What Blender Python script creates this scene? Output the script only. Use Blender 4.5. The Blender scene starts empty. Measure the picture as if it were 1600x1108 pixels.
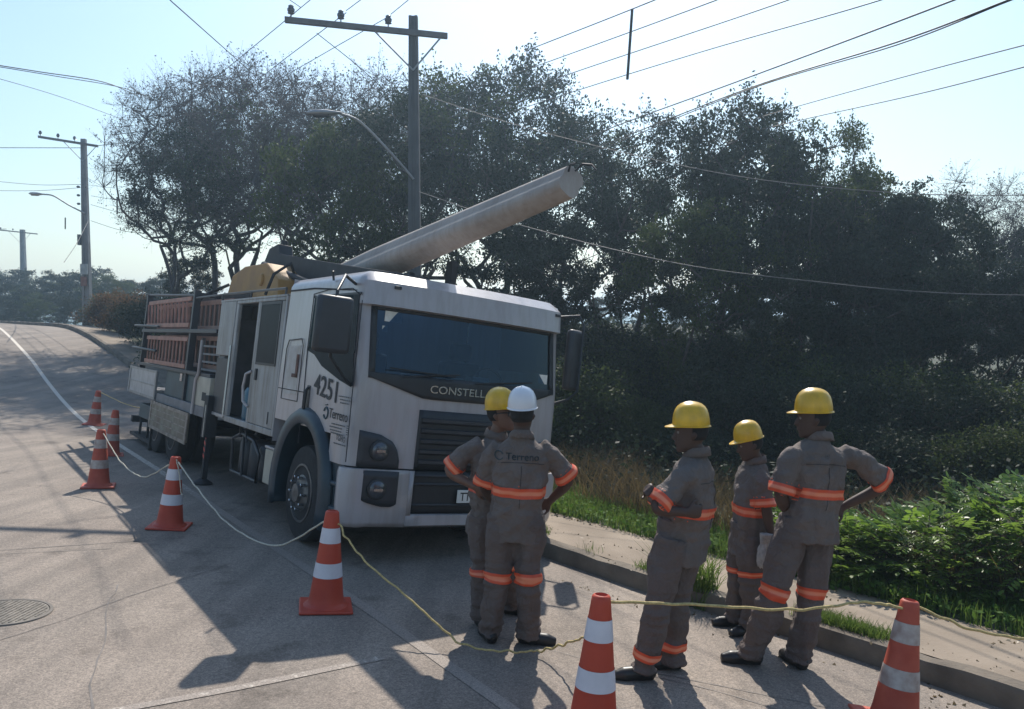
import bpy, bmesh, math, random
import numpy as np
from mathutils import Vector, Matrix, noise as mnoise, Quaternion
random.seed(7); RNG = np.random.default_rng(7)
PI = math.pi; R_ = math.radians
scene = bpy.context.scene
# ------------------------------------------------------------------ camera, sky, sun, exposure
cam_d = bpy.data.cameras.new('camera'); cam = bpy.data.objects.new('camera', cam_d)
scene.collection.objects.link(cam); scene.camera = cam
cam_d.sensor_width = 36; cam_d.lens = 36*1250/1600; cam_d.clip_end = 3000; cam_d.clip_start = 0.05
cam.location = (0, 0, 1.99); cam.rotation_euler = (R_(90)-math.atan(54/1250), 0, 0)
SUN_EL, SUN_AZ = R_(44), R_(6)
world = bpy.data.worlds.new('World'); scene.world = world; world.use_nodes = True
nt = world.node_tree; bg = nt.nodes['Background']
sky = nt.nodes.new('ShaderNodeTexSky'); sky.sky_type = 'NISHITA'; sky.sun_disc = False
sky.sun_elevation = SUN_EL; sky.sun_rotation = SUN_AZ
sky.air_density = 1.6; sky.dust_density = 1.0; sky.ozone_density = 5; sky.altitude = 0
nt.links.new(sky.outputs[0], bg.inputs[0]); bg.inputs[1].default_value = 0.12
sun_d = bpy.data.lights.new('sun', 'SUN'); sun_d.energy = 4.6; sun_d.angle = R_(0.55); sun_d.color = (1, .94, .85)
sun = bpy.data.objects.new('sun', sun_d); scene.collection.objects.link(sun)
sdir = Vector((math.sin(SUN_AZ)*math.cos(SUN_EL), math.cos(SUN_AZ)*math.cos(SUN_EL), math.sin(SUN_EL)))
sun.rotation_euler = sdir.to_track_quat('Z', 'Y').to_euler()
scene.view_settings.view_transform = 'Standard'; scene.view_settings.look = 'None'
scene.view_settings.exposure = 0.38; scene.view_settings.gamma = 1
scene.cycles.max_bounces = 8; scene.cycles.transparent_max_bounces = 12
scene.cycles.volume_bounces = 0

# ------------------------------------------------------------------ helpers
COL = scene.collection
def tag(o, label=None, cat=None, group=None, kind=None):
    if label: o['label'] = label
    if cat: o['category'] = cat
    if group: o['group'] = group
    if kind: o['kind'] = kind
    return o
def empty(name, loc=(0,0,0), rz=0):
    o = bpy.data.objects.new(name, None); COL.objects.link(o); o.location = loc; o.rotation_euler = (0,0,rz)
    o.empty_display_size = .2
    return o
def cmat(name, col, rough=.6, metal=0, var=.15, scale=6, bump=0, bscale=60, col2=None, coat=0, spec=.5, trans=0, detail=6, streak=0, fold=0):
    m = bpy.data.materials.new(name); m.use_nodes = True; n = m.node_tree; L = n.links
    b = n.nodes['Principled BSDF']; b.inputs['Roughness'].default_value = rough; b.inputs['Metallic'].default_value = metal
    b.inputs['Coat Weight'].default_value = coat; b.inputs['Specular IOR Level'].default_value = spec
    tc = n.nodes.new('ShaderNodeTexCoord')
    nz = n.nodes.new('ShaderNodeTexNoise'); nz.inputs['Scale'].default_value = scale; nz.inputs['Detail'].default_value = detail
    L.new(tc.outputs['Object'], nz.inputs['Vector'])
    rp = n.nodes.new('ShaderNodeValToRGB'); rp.color_ramp.elements[0].position = .32; rp.color_ramp.elements[1].position = .68
    c2 = col2 or tuple(min(1, c*(1+var)) for c in col)
    c1 = tuple(c*(1-var) for c in col) if not col2 else col
    rp.color_ramp.elements[0].color = (*c1, 1); rp.color_ramp.elements[1].color = (*c2, 1)
    L.new(nz.outputs['Fac'], rp.inputs[0]); outc = rp.outputs[0]
    if streak:
        mp = n.nodes.new('ShaderNodeMapping'); mp.inputs['Scale'].default_value = (9, 9, .8); L.new(tc.outputs['Object'], mp.inputs[0])
        s1 = n.nodes.new('ShaderNodeTexNoise'); s1.inputs['Scale'].default_value = 1.6; s1.inputs['Detail'].default_value = 9; s1.inputs['Roughness'].default_value = .65; L.new(mp.outputs[0], s1.inputs['Vector'])
        r1 = n.nodes.new('ShaderNodeValToRGB'); r1.color_ramp.elements[0].position = .36; r1.color_ramp.elements[1].position = .56
        r1.color_ramp.elements[0].color = (1-streak, 1-streak*1.15, 1-streak*1.4, 1); r1.color_ramp.elements[1].color = (1,1,1,1); L.new(s1.outputs['Fac'], r1.inputs[0])
        mx = n.nodes.new('ShaderNodeMix'); mx.data_type = 'RGBA'; mx.blend_type = 'MULTIPLY'; mx.inputs['Factor'].default_value = 1; L.new(outc, mx.inputs['A']); L.new(r1.outputs[0], mx.inputs['B']); outc = mx.outputs['Result']
    L.new(outc, b.inputs['Base Color'])
    if fold:
        n3 = n.nodes.new('ShaderNodeTexNoise'); n3.inputs['Scale'].default_value = 14; n3.inputs['Detail'].default_value = 5; n3.inputs['Distortion'].default_value = 1.6; L.new(tc.outputs['Object'], n3.inputs['Vector'])
        b3 = n.nodes.new('ShaderNodeBump'); b3.inputs['Strength'].default_value = fold; b3.inputs['Distance'].default_value = .03; L.new(n3.outputs['Fac'], b3.inputs['Height']); L.new(b3.outputs[0], b.inputs['Normal'])
    if bump:
        n2 = n.nodes.new('ShaderNodeTexNoise'); n2.inputs['Scale'].default_value = bscale; n2.inputs['Detail'].default_value = 4
        L.new(tc.outputs['Object'], n2.inputs['Vector'])
        bp = n.nodes.new('ShaderNodeBump'); bp.inputs['Strength'].default_value = bump; bp.inputs['Distance'].default_value = .01
        L.new(n2.outputs['Fac'], bp.inputs['Height']); L.new(bp.outputs[0], b.inputs['Normal'])
    return m
def leafmat(name, col, col2, trans=.35, rough=.45, spec=.5):
    m = bpy.data.materials.new(name); m.use_nodes = True; n = m.node_tree; L = n.links
    b = n.nodes['Principled BSDF']; b.inputs['Roughness'].default_value = rough; b.inputs['Specular IOR Level'].default_value = spec
    g = n.nodes.new('ShaderNodeNewGeometry')
    rp = n.nodes.new('ShaderNodeMix'); rp.data_type = 'RGBA'
    rp.inputs['A'].default_value = (*col, 1); rp.inputs['B'].default_value = (*col2, 1)
    L.new(g.outputs['Random Per Island'], rp.inputs['Factor']); L.new(rp.outputs['Result'], b.inputs['Base Color'])
    t = n.nodes.new('ShaderNodeBsdfTranslucent'); L.new(rp.outputs['Result'], t.inputs['Color'])
    mx = n.nodes.new('ShaderNodeMixShader'); mx.inputs[0].default_value = trans
    L.new(b.outputs[0], mx.inputs[1]); L.new(t.outputs[0], mx.inputs[2]); L.new(mx.outputs[0], n.nodes['Material Output'].inputs[0])
    return m
class MB:
    def __init__(s): s.v = []; s.f = []; s.m = []
    def add(s, vs, fs, mi=0):
        o = len(s.v); s.v += [tuple(v) for v in vs]; s.f += [tuple(i+o for i in f) for f in fs]; s.m += [mi]*len(fs); return s
    def box(s, x0, x1, y0, y1, z0, z1, mi=0, M=None):
        vs = [Vector(p) for p in ((x0,y0,z0),(x1,y0,z0),(x1,y1,z0),(x0,y1,z0),(x0,y0,z1),(x1,y0,z1),(x1,y1,z1),(x0,y1,z1))]
        if M: vs = [M @ v for v in vs]
        return s.add(vs, [(0,3,2,1),(4,5,6,7),(0,1,5,4),(1,2,6,5),(2,3,7,6),(3,0,4,7)], mi)
    def tube(s, pts, rad, n=8, mi=0, cap=True, flat=None):
        pts = [Vector(p) for p in pts]; k = len(pts)
        rad = rad if hasattr(rad, '__len__') else [rad]*k
        up = None; vs = []; fs = []
        for i, p in enumerate(pts):
            d = (pts[min(i+1,k-1)]-pts[max(i-1,0)])
            d = d.normalized() if d.length > 1e-9 else Vector((0,0,1))
            if up is None:
                a = Vector((0,0,1)) if abs(d.z) < .9 else Vector((0,1,0)); up = (a-d*a.dot(d)).normalized()
            else:
                up = up-d*up.dot(d); up = up.normalized() if up.length > 1e-6 else d.orthogonal().normalized()
            sd = d.cross(up)
            for j in range(n):
                a = 2*PI*j/n; vs.append(p+(up*math.cos(a)*(flat or 1)+sd*math.sin(a))*rad[i])
        for i in range(k-1):
            for j in range(n):
                a = i*n+j; b = i*n+(j+1)%n; fs.append((a, b, b+n, a+n))
        if cap: fs.append(tuple(range(n-1, -1, -1))); fs.append(tuple(range((k-1)*n, k*n)))
        return s.add(vs, fs, mi)
    def lathe(s, prof, n=24, mi=0, axis='Z', c=(0,0,0), sx=1, sy=1):
        vs = []; fs = []; c = Vector(c)
        for r, z in prof:
            for j in range(n):
                a = 2*PI*j/n; p = Vector((r*math.cos(a)*sx, r*math.sin(a)*sy, z))
                if axis == 'X': p = Vector((p.z, p.x, p.y))
                if axis == 'Y': p = Vector((p.x, p.z, p.y))
                vs.append(p+c)
        for i in range(len(prof)-1):
            for j in range(n):
                a = i*n+j; b = i*n+(j+1)%n; fs.append((a, b, b+n, a+n))
        fs.append(tuple(range(n-1,-1,-1))); fs.append(tuple(range((len(prof)-1)*n, len(prof)*n)))
        return s.add(vs, fs, mi)
    def prism(s, poly, a, b, axis='X', mi=0):   # poly of 2D points in the other two axes
        n = len(poly)
        def mk(p, h):
            return {'X': (h, p[0], p[1]), 'Y': (p[0], h, p[1]), 'Z': (p[0], p[1], h)}[axis]
        vs = [mk(p, a) for p in poly]+[mk(p, b) for p in poly]
        fs = [tuple(range(n)), tuple(range(2*n-1, n-1, -1))]+[(i, (i+1)%n, n+(i+1)%n, n+i) for i in range(n)]
        return s.add(vs, fs, mi)
    def grid(s, rows, mi=0, closed=False):
        nr = len(rows); nc = len(rows[0]); vs = [p for r in rows for p in r]; fs = []
        for i in range(nr-1):
            for j in range(nc-1+(1 if closed else 0)):
                a = i*nc+j; b = i*nc+(j+1)%nc; fs.append((a, b, b+nc, a+nc))
        return s.add(vs, fs, mi)
    def build(s, name, mats, parent=None, smooth=None, bevel=0, solid=0, recalc=True):
        me = bpy.data.meshes.new(name); me.from_pydata([tuple(v) for v in s.v], [], s.f)
        if not isinstance(mats, (list, tuple)): mats = [mats]
        for m in mats: me.materials.append(m)
        me.polygons.foreach_set('material_index', s.m)
        if recalc:
            bm = bmesh.new(); bm.from_mesh(me); bmesh.ops.recalc_face_normals(bm, faces=bm.faces); bm.to_mesh(me); bm.free()
        if smooth:
            me.polygons.foreach_set('use_smooth', [True]*len(me.polygons))
            me.set_sharp_from_angle(angle=R_(smooth))
        me.update()
        o = bpy.data.objects.new(name, me); COL.objects.link(o)
        if parent: o.parent = parent
        if solid:
            md = o.modifiers.new('solid', 'SOLIDIFY'); md.thickness = solid; md.offset = 0
        if bevel:
            md = o.modifiers.new('bevel', 'BEVEL'); md.width = bevel; md.segments = 2; md.limit_method = 'ANGLE'; md.angle_limit = R_(40)
            me.polygons.foreach_set('use_smooth', [True]*len(me.polygons)); me.set_sharp_from_angle(angle=R_(50))
        return o
def copy_tree(o, parent=None):
    c = o.copy(); COL.objects.link(c)
    if parent: c.parent = parent
    for ch in [x for x in bpy.data.objects if x.parent == o]: copy_tree(ch, c)
    return c
def text_mesh(txt, size, depth=.004, bold=False, squeeze=1.0, space=1.0):
    cu = bpy.data.curves.new('t', 'FONT'); cu.body = txt; cu.size = size; cu.extrude = depth; cu.space_character = space
    cu.offset = size*.009 if bold else 0
    o = bpy.data.objects.new('t', cu); COL.objects.link(o)
    dg = bpy.context.evaluated_depsgraph_get(); me = bpy.data.meshes.new_from_object(o.evaluated_get(dg))
    bpy.data.objects.remove(o); 
    vs = [Vector((v.co.x*squeeze, v.co.y, v.co.z)) for v in me.vertices]; fs = [tuple(p.vertices) for p in me.polygons]
    w = max(v.x for v in vs); bpy.data.meshes.remove(me)
    return vs, fs, w

# ------------------------------------------------------------------ terrain functions (s along the road, t across it)
YAW = R_(38); SV = Vector((-math.sin(YAW), math.cos(YAW), 0)); TV = Vector((math.cos(YAW), math.sin(YAW), 0))
def sm(a, b, x):
    x = min(max((x-a)/(b-a), 0), 1); return x*x*(3-2*x)
def roadz(s, t):
    return -math.tan(R_(5))*min(max(t, -4), 9)+2.2*sm(18, 40, s)-5.5*sm(46, 130, s)
def interp(tab, x):
    if x <= tab[0][0]: return tab[0][1]
    for (a, b), (c, d) in zip(tab, tab[1:]):
        if x <= c: return b+(d-b)*(x-a)/(c-a)
    return tab[-1][1]
KERB = [(-15,5.6),(1.9,5.54),(3.3,5.48),(4.9,5.33),(6.3,5.30),(8,5.6),(12,5.95),(28,6.22),(34,6.1),(38,5.95),(46,5.0),(60,2.5),(80,-2)]
WALK = [(-15,7.0),(2.4,6.85),(5.3,6.7),(7.6,6.55),(12,7.2),(28,7.5),(38,7.3),(46,6.3),(60,3.8),(80,-.7)]
LINE = [(-8,2.1),(3.73,2.77),(5.23,2.87),(13,3.19),(19.1,3.39),(28.5,3.52),(35.6,3.36),(42,2.9),(50,1.7)]
kerb = lambda s: interp(KERB, s); walk = lambda s: interp(WALK, s)
def W(s, t, z): return SV*s+TV*t+Vector((0, 0, z))
def st(x, y): return (x*SV.x+y*SV.y, x*TV.x+y*TV.y)
def gz(x, y):
    s, t = st(x, y); z = roadz(s, t)
    if t > kerb(s): z += .15
    if t > walk(s): z += -.02+.05*mnoise.noise((s*.5, t*.5, 0))
    return z
SS = list(np.concatenate([np.arange(-14, 0, 2), np.arange(0, 14, .5), np.arange(14, 56, 1), np.arange(56, 80.1, 3)]))
# ground sheet
M_soil = cmat('soil', (.060,.050,.030), .95, var=.4, scale=1.5, bump=.6, bscale=30, col2=(.045,.06,.022))
gs = list(np.concatenate([np.arange(-400, -40, 40), np.arange(-40, 60, 2), np.arange(60, 140, 8), np.arange(140, 900, 60)]))
gt = list(np.concatenate([np.arange(-500, -40, 40), np.arange(-40, -8, 4), np.arange(-8, 5, 1), np.arange(5, 9, .25), np.arange(9, 20, 1), np.arange(20, 60, 4), np.arange(60, 600, 45)]))
rows = []
for s in gs:
    r = []
    for t in gt:
        z = roadz(s, t); k = kerb(s)
        if t <= walk(s): z += (-.05 if t < k+.15 else .09)
        else: z += .13+.05*mnoise.noise((s*.5, t*.5, 0))+.12*sm(0, 3, t-walk(s))
        r.append(W(s, t, z))
    rows.append(r)
tag(MB().grid(rows).build('ground', M_soil, smooth=60), kind='structure')
# asphalt
def road_material():
    m = bpy.data.materials.new('asphalt'); m.use_nodes = True; n = m.node_tree; L = n.links; b = n.nodes['Principled BSDF']
    b.inputs['Roughness'].default_value = .82; b.inputs['Specular IOR Level'].default_value = .35
    tc = n.nodes.new('ShaderNodeTexCoord')
    def noise(sc, det=6, rough=.5, sx=1, sy=1):
        mp = n.nodes.new('ShaderNodeMapping'); mp.inputs['Scale'].default_value = (sx, sy, 1); mp.inputs['Rotation'].default_value = (0, 0, -YAW)
        L.new(tc.outputs['Object'], mp.inputs[0])
        x = n.nodes.new('ShaderNodeTexNoise'); x.inputs['Scale'].default_value = sc; x.inputs['Detail'].default_value = det; x.inputs['Roughness'].default_value = rough
        L.new(mp.outputs[0], x.inputs['Vector']); return x.outputs['Fac']
    def ramp(f, p0, c0, p1, c1):
        r = n.nodes.new('ShaderNodeValToRGB'); r.color_ramp.elements[0].position = p0; r.color_ramp.elements[1].position = p1
        r.color_ramp.elements[0].color = (*c0, 1); r.color_ramp.elements[1].color = (*c1, 1); L.new(f, r.inputs[0]); return r.outputs[0]
    def mix(mode, fac, a, c):
        x = n.nodes.new('ShaderNodeMix'); x.data_type = 'RGBA'; x.blend_type = mode; x.inputs['Factor'].default_value = fac
        L.new(a, x.inputs['A']); L.new(c, x.inputs['B']); return x.outputs['Result']
    base = ramp(noise(.55, 8, .6), .3, (.232,.194,.163), .7, (.292,.245,.206))
    streak = ramp(noise(1.2, 5, .55, 3.2, .22), .38, (.80,.80,.80), .62, (1.05,1.04,1.03))
    grain = ramp(noise(95, 3, .7), .34, (.62,.62,.62), .66, (1.38,1.36,1.33))
    grit = ramp(noise(38, 2, .5), .36, (.84,.84,.84), .64, (1.12,1.12,1.11))
    stain = mix('MULTIPLY', 1, ramp(noise(2.3, 6, .6), .30, (.66,.65,.64), .42, (1,1,1)), ramp(noise(.42, 4, .55), .38, (.84,.83,.83), .50, (1,1,1)))
    c = mix('MULTIPLY', 1, mix('MULTIPLY', 1, mix('MULTIPLY', 1, mix('MULTIPLY', 1, base, streak), grain), grit), stain)
    L.new(c, b.inputs['Base Color'])
    bp = n.nodes.new('ShaderNodeBump'); bp.inputs['Strength'].default_value = .5; bp.inputs['Distance'].default_value = .006
    L.new(noise(95, 3, .7), bp.inputs['Height']); L.new(bp.outputs[0], b.inputs['Normal'])
    return m
rows = [[W(s, -14+(kerb(s)+14)*j/24, roadz(s, -14+(kerb(s)+14)*j/24)) for j in range(25)] for s in SS]
tag(MB().grid(rows).build('road', road_material(), smooth=60), kind='structure')
# pavement with kerb
M_walk = cmat('pavement_concrete', (.20,.155,.112), .9, var=.2, scale=1.6, bump=.5, bscale=45, col2=(.30,.238,.178), detail=12)
M_kerb = cmat('kerb_concrete', (.10,.080,.060), .9, var=.3, scale=3, bump=.8, bscale=30, col2=(.20,.162,.122), detail=8)
rows = [[W(s, kerb(s)+.13+(walk(s)-kerb(s)-.13)*j/6, roadz(s, kerb(s))*(1)+.145+(roadz(s, walk(s))-roadz(s, kerb(s)))*j/6+.006*mnoise.noise((s*3, j, 0))) for j in range(7)] for s in SS]
tag(MB().grid(rows).build('pavement', M_walk, smooth=60), kind='structure')
SK = list(np.arange(-6, 60, .25)); rows = []
for s in SK:
    k = kerb(s); z = roadz(s, k); w = .012*mnoise.noise((s*1.3, 0, 3)); h = .15+.012*mnoise.noise((s*2.1, 5, 0)); 
    gap = .012 if abs((s % 1.0)-.5) < .13 else 0
    rows.append([W(s, k+w+gap, z-.06), W(s, k+w+.005+gap, z+h-.035-gap), W(s, k+w+.03, z+h-gap), W(s, k+.15, z+h+.003-gap), W(s, k+.15, z-.05)])
tag(MB().grid(rows).build('kerb', M_kerb, smooth=35), kind='structure')
# painted edge line, worn
def worn_paint(name, lo, hi):
    m = bpy.data.materials.new(name); m.use_nodes = True; n = m.node_tree; L = n.links; b = n.nodes['Principled BSDF']
    b.inputs['Roughness'].default_value = .8; tc = n.nodes.new('ShaderNodeTexCoord')
    nz = n.nodes.new('ShaderNodeTexNoise'); nz.inputs['Scale'].default_value = 22; nz.inputs['Detail'].default_value = 8; nz.inputs['Roughness'].default_value = .7
    L.new(tc.outputs['Object'], nz.inputs['Vector'])
    sx = n.nodes.new('ShaderNodeSeparateXYZ'); L.new(tc.outputs['Object'], sx.inputs[0])
    mr = n.nodes.new('ShaderNodeMapRange'); mr.inputs['From Min'].default_value = 8; mr.inputs['From Max'].default_value = 17
    mr.inputs['To Min'].default_value = lo; mr.inputs['To Max'].default_value = hi; L.new(sx.outputs['Y'], mr.inputs['Value'])
    ad = n.nodes.new('ShaderNodeMath'); ad.operation = 'ADD'; L.new(nz.outputs['Fac'], ad.inputs[0]); L.new(mr.outputs[0], ad.inputs[1])
    rp = n.nodes.new('ShaderNodeValToRGB'); rp.color_ramp.elements[0].position = .78; rp.color_ramp.elements[1].position = 1.06
    rp.color_ramp.elements[0].color = (.262,.220,.187,1); rp.color_ramp.elements[1].color = (.62,.56,.48,1)
    L.new(ad.outputs[0], rp.inputs[0])
    g1 = n.nodes.new('ShaderNodeTexNoise'); g1.inputs['Scale'].default_value = 95; g1.inputs['Detail'].default_value = 3; g1.inputs['Roughness'].default_value = .7; L.new(tc.outputs['Object'], g1.inputs['Vector'])
    r2 = n.nodes.new('ShaderNodeValToRGB'); r2.color_ramp.elements[0].position = .34; r2.color_ramp.elements[1].position = .66; r2.color_ramp.elements[0].color = (.62,.62,.62,1); r2.color_ramp.elements[1].color = (1.38,1.36,1.33,1); L.new(g1.outputs['Fac'], r2.inputs[0])
    mx = n.nodes.new('ShaderNodeMix'); mx.data_type = 'RGBA'; mx.blend_type = 'MULTIPLY'; mx.inputs['Factor'].default_value = 1; L.new(rp.outputs[0], mx.inputs['A']); L.new(r2.outputs[0], mx.inputs['B'])
    L.new(mx.outputs['Result'], b.inputs['Base Color']); return m
SL = list(np.arange(-6, 50, .5))
rows = [[W(s, interp(LINE, s)-.05, roadz(s, interp(LINE, s)-.05)+.004), W(s, interp(LINE, s)+.05, roadz(s, interp(LINE, s)+.05)+.004)] for s in SL]
tag(MB().grid(rows).build('edge_line', worn_paint('worn_white_paint', .13, .66)), kind='structure')
rows = [[W(4.56+.012*math.sin(t*3)+w, t, roadz(5, t)+.004) for w in (-.035, .035)] for t in np.arange(-2, 2.75, .25)]
tag(MB().grid(rows).build('cross_line', worn_paint('worn_cross_paint', .24, .24)), kind='structure')
# cracks and tar joints
M_tar = cmat('tar', (.15,.128,.112), .7, var=.3, scale=10)
mb = MB()
def crack(s0, t0, s1, t1, w=.008, n=26, wob=.05, seed=0):
    c = []
    for i in range(n+1):
        u = i/n; s = s0+(s1-s0)*u+wob*mnoise.noise((u*4, seed, 0))+wob*.3*mnoise.noise((u*17, seed, 3)); t = t0+(t1-t0)*u+wob*mnoise.noise((u*4, seed, 9))
        c.append((s, t))
    d = Vector((s1-s0, t1-t0)).normalized(); rr = []
    for i, (s, t) in enumerate(c):
        ww = w*(.5+abs(mnoise.noise((i*.6, seed, 4)))*1.6)
        rr.append([W(s-d.y*ww, t+d.x*ww, roadz(s, t)+.003), W(s+d.y*ww, t-d.x*ww, roadz(s, t)+.003)])
    mb.grid(rr)
crack(8.6, -4, 8.3, 2.3, .008, seed=1); crack(9.0, -4, 8.1, 1.6, .006, seed=2); crack(12.4, -4, 12.2, 2.8, .006, seed=3)
crack(5.6, 0, 7.2, 2.4, .005, seed=4); crack(3.0, .3, 6.9, 1.4, .006, seed=5, wob=.2); crack(10.5, -1, 14, 2.2, .006, seed=6, wob=.3)
crack(3.6, 3.9, 2.6, 4.5, .006, seed=8); crack(4.6, 3.4, 2.3, 4.4, .005, seed=9); crack(6.6, 4.6, 4.6, 4.9, .005, seed=10); crack(16, -2, 17, 3.2, .008, seed=11)
tag(mb.build('road_cracks', M_tar), kind='structure')
# manhole
M_iron = cmat('cast_iron', (.17,.15,.125), .7, .3, var=.35, scale=20, bump=.6, bscale=60)
mc = Vector((-3.54, 5.5, gz(-3.54, 5.5)))
root = empty('manhole_cover', mc+Vector((0,0,.004))); tag(root, 'round ribbed iron manhole cover set in the asphalt at the left', 'manhole cover')
nrm = (W(1,0,roadz(6,0))-W(0,0,roadz(6,0))).cross(W(0,1,roadz(6,1))-W(0,0,roadz(6,0))).normalized()
root.rotation_mode = 'QUATERNION'; root.rotation_quaternion = Vector((0,0,1)).rotation_difference(nrm if nrm.z > 0 else -nrm)
mb = MB(); mb.lathe([(.27,0),(.27,.004)], 40)
for i in range(-8, 9):
    x = i*.031; h = math.sqrt(max(.255**2-x*x, 0))
    mb.box(x-.005, x+.005, -h, h, .0042, .008)
mb.build('lid', M_iron, root)
mb = MB(); rr = []
for r, z in ((.275,-.01),(.275,.006),(.295,.006),(.30,-.01)): rr.append([Vector((r*math.cos(2*PI*j/48), r*math.sin(2*PI*j/48), z)) for j in range(48)])
mb.grid(rr, closed=True).build('rim', cmat('manhole_rim', (.17,.148,.125), .85), root, smooth=40)
# hills far off
M_hill = cmat('hill_forest', (.05,.075,.04), .95, var=.3, scale=.05)
rows = []
for i in range(60):
    a = R_(-75+i*2.3); r = []
    for j in range(12):
        d = 240+j*28; h = (24 if a < -.2 else 16)*sm(0, 8, j)*(.7+.35*mnoise.noise((i*.22, 1, 0))+.15*mnoise.noise((i*.8, j*.4, 2)))
        r.append(Vector((math.sin(a)*d, math.cos(a)*d, -8+h+2*mnoise.noise((i*1.7, j*1.3, 5)))))
    rows.append(r)
tag(MB().grid(rows).build('hills', M_hill, smooth=60), kind='structure')
# ------------------------------------------------------------------ truck
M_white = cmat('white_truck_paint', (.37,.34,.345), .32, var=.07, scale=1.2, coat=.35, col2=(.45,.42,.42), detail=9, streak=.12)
M_whited = cmat('dull_white_paint', (.27,.26,.25), .5, var=.1, scale=2.2, col2=(.38,.37,.36), detail=9, streak=.3)
M_cream = cmat('cream_paint', (.42,.38,.30), .5, var=.15, scale=4, bump=.1)
M_black = cmat('black_plastic', (.016,.017,.02), .5, var=.3, scale=5)
M_dkgrey = cmat('dark_grey_plastic', (.03,.031,.036), .5, var=.2, scale=6)
M_seam = cmat('seam_black', (.02,.02,.024), .8)
M_teal = cmat('blue_grey_plastic', (.016,.034,.048), .42, var=.25, scale=4)
M_rub = cmat('tyre_rubber', (.022,.021,.021), .85, var=.3, scale=12, bump=.4)
M_rim = cmat('steel_rim', (.13,.125,.12), .45, .4, var=.4, scale=14)
M_chass = cmat('chassis_paint', (.018,.018,.02), .7, var=.3, scale=6)
M_alu = cmat('aluminium', (.42,.42,.43), .45, .6, var=.15, scale=6)
M_wood = cmat('weathered_wood_sides', (.20,.14,.10), .8, var=.3, scale=5, col2=(.30,.27,.20))
M_red = cmat('red_sticker', (.55,.04,.03), .5)
M_yel = cmat('crane_yellow', (.38,.19,.03), .6, var=.3, scale=3, bump=.2, col2=(.27,.13,.03))
M_tealb = cmat('dark_teal_box_paint', (.025,.055,.065), .5, var=.3, scale=3)
M_grey = cmat('grey_panel', (.17,.165,.17), .6, var=.2, scale=4)
M_int = cmat('cab_interior', (.05,.055,.06), .8, var=.3, scale=4)
M_lampg = cmat('lamp_glass', (.10,.105,.12), .15, .5, var=.3, scale=20)
M_amb = cmat('amber_lens', (.7,.18,.02), .3)
M_paper = cmat('paper', (.72,.70,.64), .8, var=.1, scale=20)
M_ink = cmat('black_ink', (.012,.012,.016), .6)
M_inkg = cmat('faded_ink', (.12,.12,.12), .7, var=.3, scale=30)
M_chr = cmat('brushed_chrome', (.45,.45,.46), .25, .9, var=.1)
def glassmat(name, tint, ior=1.6, grefl=(.36,.52,.70)):
    m = bpy.data.materials.new(name); m.use_nodes = True; n = m.node_tree; L = n.links; n.nodes.remove(n.nodes['Principled BSDF'])
    t = n.nodes.new('ShaderNodeBsdfTransparent'); t.inputs[0].default_value = (*tint, 1)
    g = n.nodes.new('ShaderNodeBsdfGlossy'); g.inputs['Roughness'].default_value = .03; g.inputs[0].default_value = (*grefl, 1)
    f = n.nodes.new('ShaderNodeFresnel'); f.inputs[0].default_value = ior
    mx = n.nodes.new('ShaderNodeMixShader'); L.new(f.outputs[0], mx.inputs[0]); L.new(t.outputs[0], mx.inputs[1]); L.new(g.outputs[0], mx.inputs[2])
    L.new(mx.outputs[0], n.nodes['Material Output'].inputs[0]); return m
M_glass = glassmat('tinted_windscreen', (.14,.25,.38), 1.75); M_dglass = cmat('dark_side_glass', (.010,.016,.022), .35, spec=.03)
M_sglass = glassmat('tinted_side_glass', (.06,.09,.11), 1.25, (.2,.28,.34))
truck = empty('utility_truck'); tag(truck, 'white flat fronted utility truck with ladder rack parked at the kerb', 'truck')
truck.matrix_world = Matrix(((.81157,-.57438,.10216,-1.5642),(.56948,.81855,.08176,7.1304),(-.1306,-.00832,.9914,-.2003),(0,0,0,1)))
truck.rotation_mode = 'QUATERNION'
TM = truck.matrix_world.copy()
CW = 2.45
def vfront(u, z):
    x = abs(u-1.225)/1.225; v = .13*x**3
    if z > 1.7: v += (z-1.7)*.15
    if z > 2.37: v -= .10
    if z > 2.6: v += (z-2.6)*1.3
    return v
def inset(z): return .025*max(0, z-1.6)+(.10*max(0, (z-2.6)/.1)**2 if z > 2.6 else 0)
SVS = [2.12,1.7,1.35,.9,.5,.36]
FUS = [.17,.35,.65,.95,1.225]
def outline(z):
    i = inset(z); pts = [(i, v) for v in SVS]; A = Vector((i, .30)); B = Vector((.17, vfront(.17, z))); Cc = Vector((i+.0, vfront(.05, z)))
    for k in range(0, 6):
        u = k/6; p = A*(1-u)**2+Cc*2*u*(1-u)+B*u*u; pts.append((p.x, p.y))
    pts += [(u, vfront(u, z)) for u in FUS]
    return pts+[(CW-u, v) for u, v in reversed(pts[:-1])]
ZL = [.86,1.12,1.40,1.56,1.72,1.92,2.365,2.375,2.46,2.55,2.6,2.65,2.68,2.70]
mb = MB(); rows = [[(u, v, z) for u, v in outline(z)] for z in ZL]
nP = len(rows[0]); nS = len(SVS)
fs = []
for i in range(len(ZL)-1):
    for j in range(nP-1):
        a = i*nP+j; c = [rows[i][j], rows[i][j+1]]; zc = (ZL[i]+ZL[i+1])/2; vc = (c[0][1]+c[1][1])/2; uc = (c[0][0]+c[1][0])/2
        jj = min(j, nP-2-j)
        if 1.72 < zc < 2.37 and jj >= nS+6: continue                 # windscreen opening
        if 1.92 < zc < 2.46 and 1 < jj+.5 and .36 <= vc <= 1.35 and jj < nS: continue   # door window openings
        if zc < 1.12 and vc > .5 and jj < nS: continue               # wheel arch
        fs.append((a, a+1, a+1+nP, a+nP))
mb.add([p for r in rows for p in r], fs)
top = rows[-1]; b0 = len(mb.v)
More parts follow.
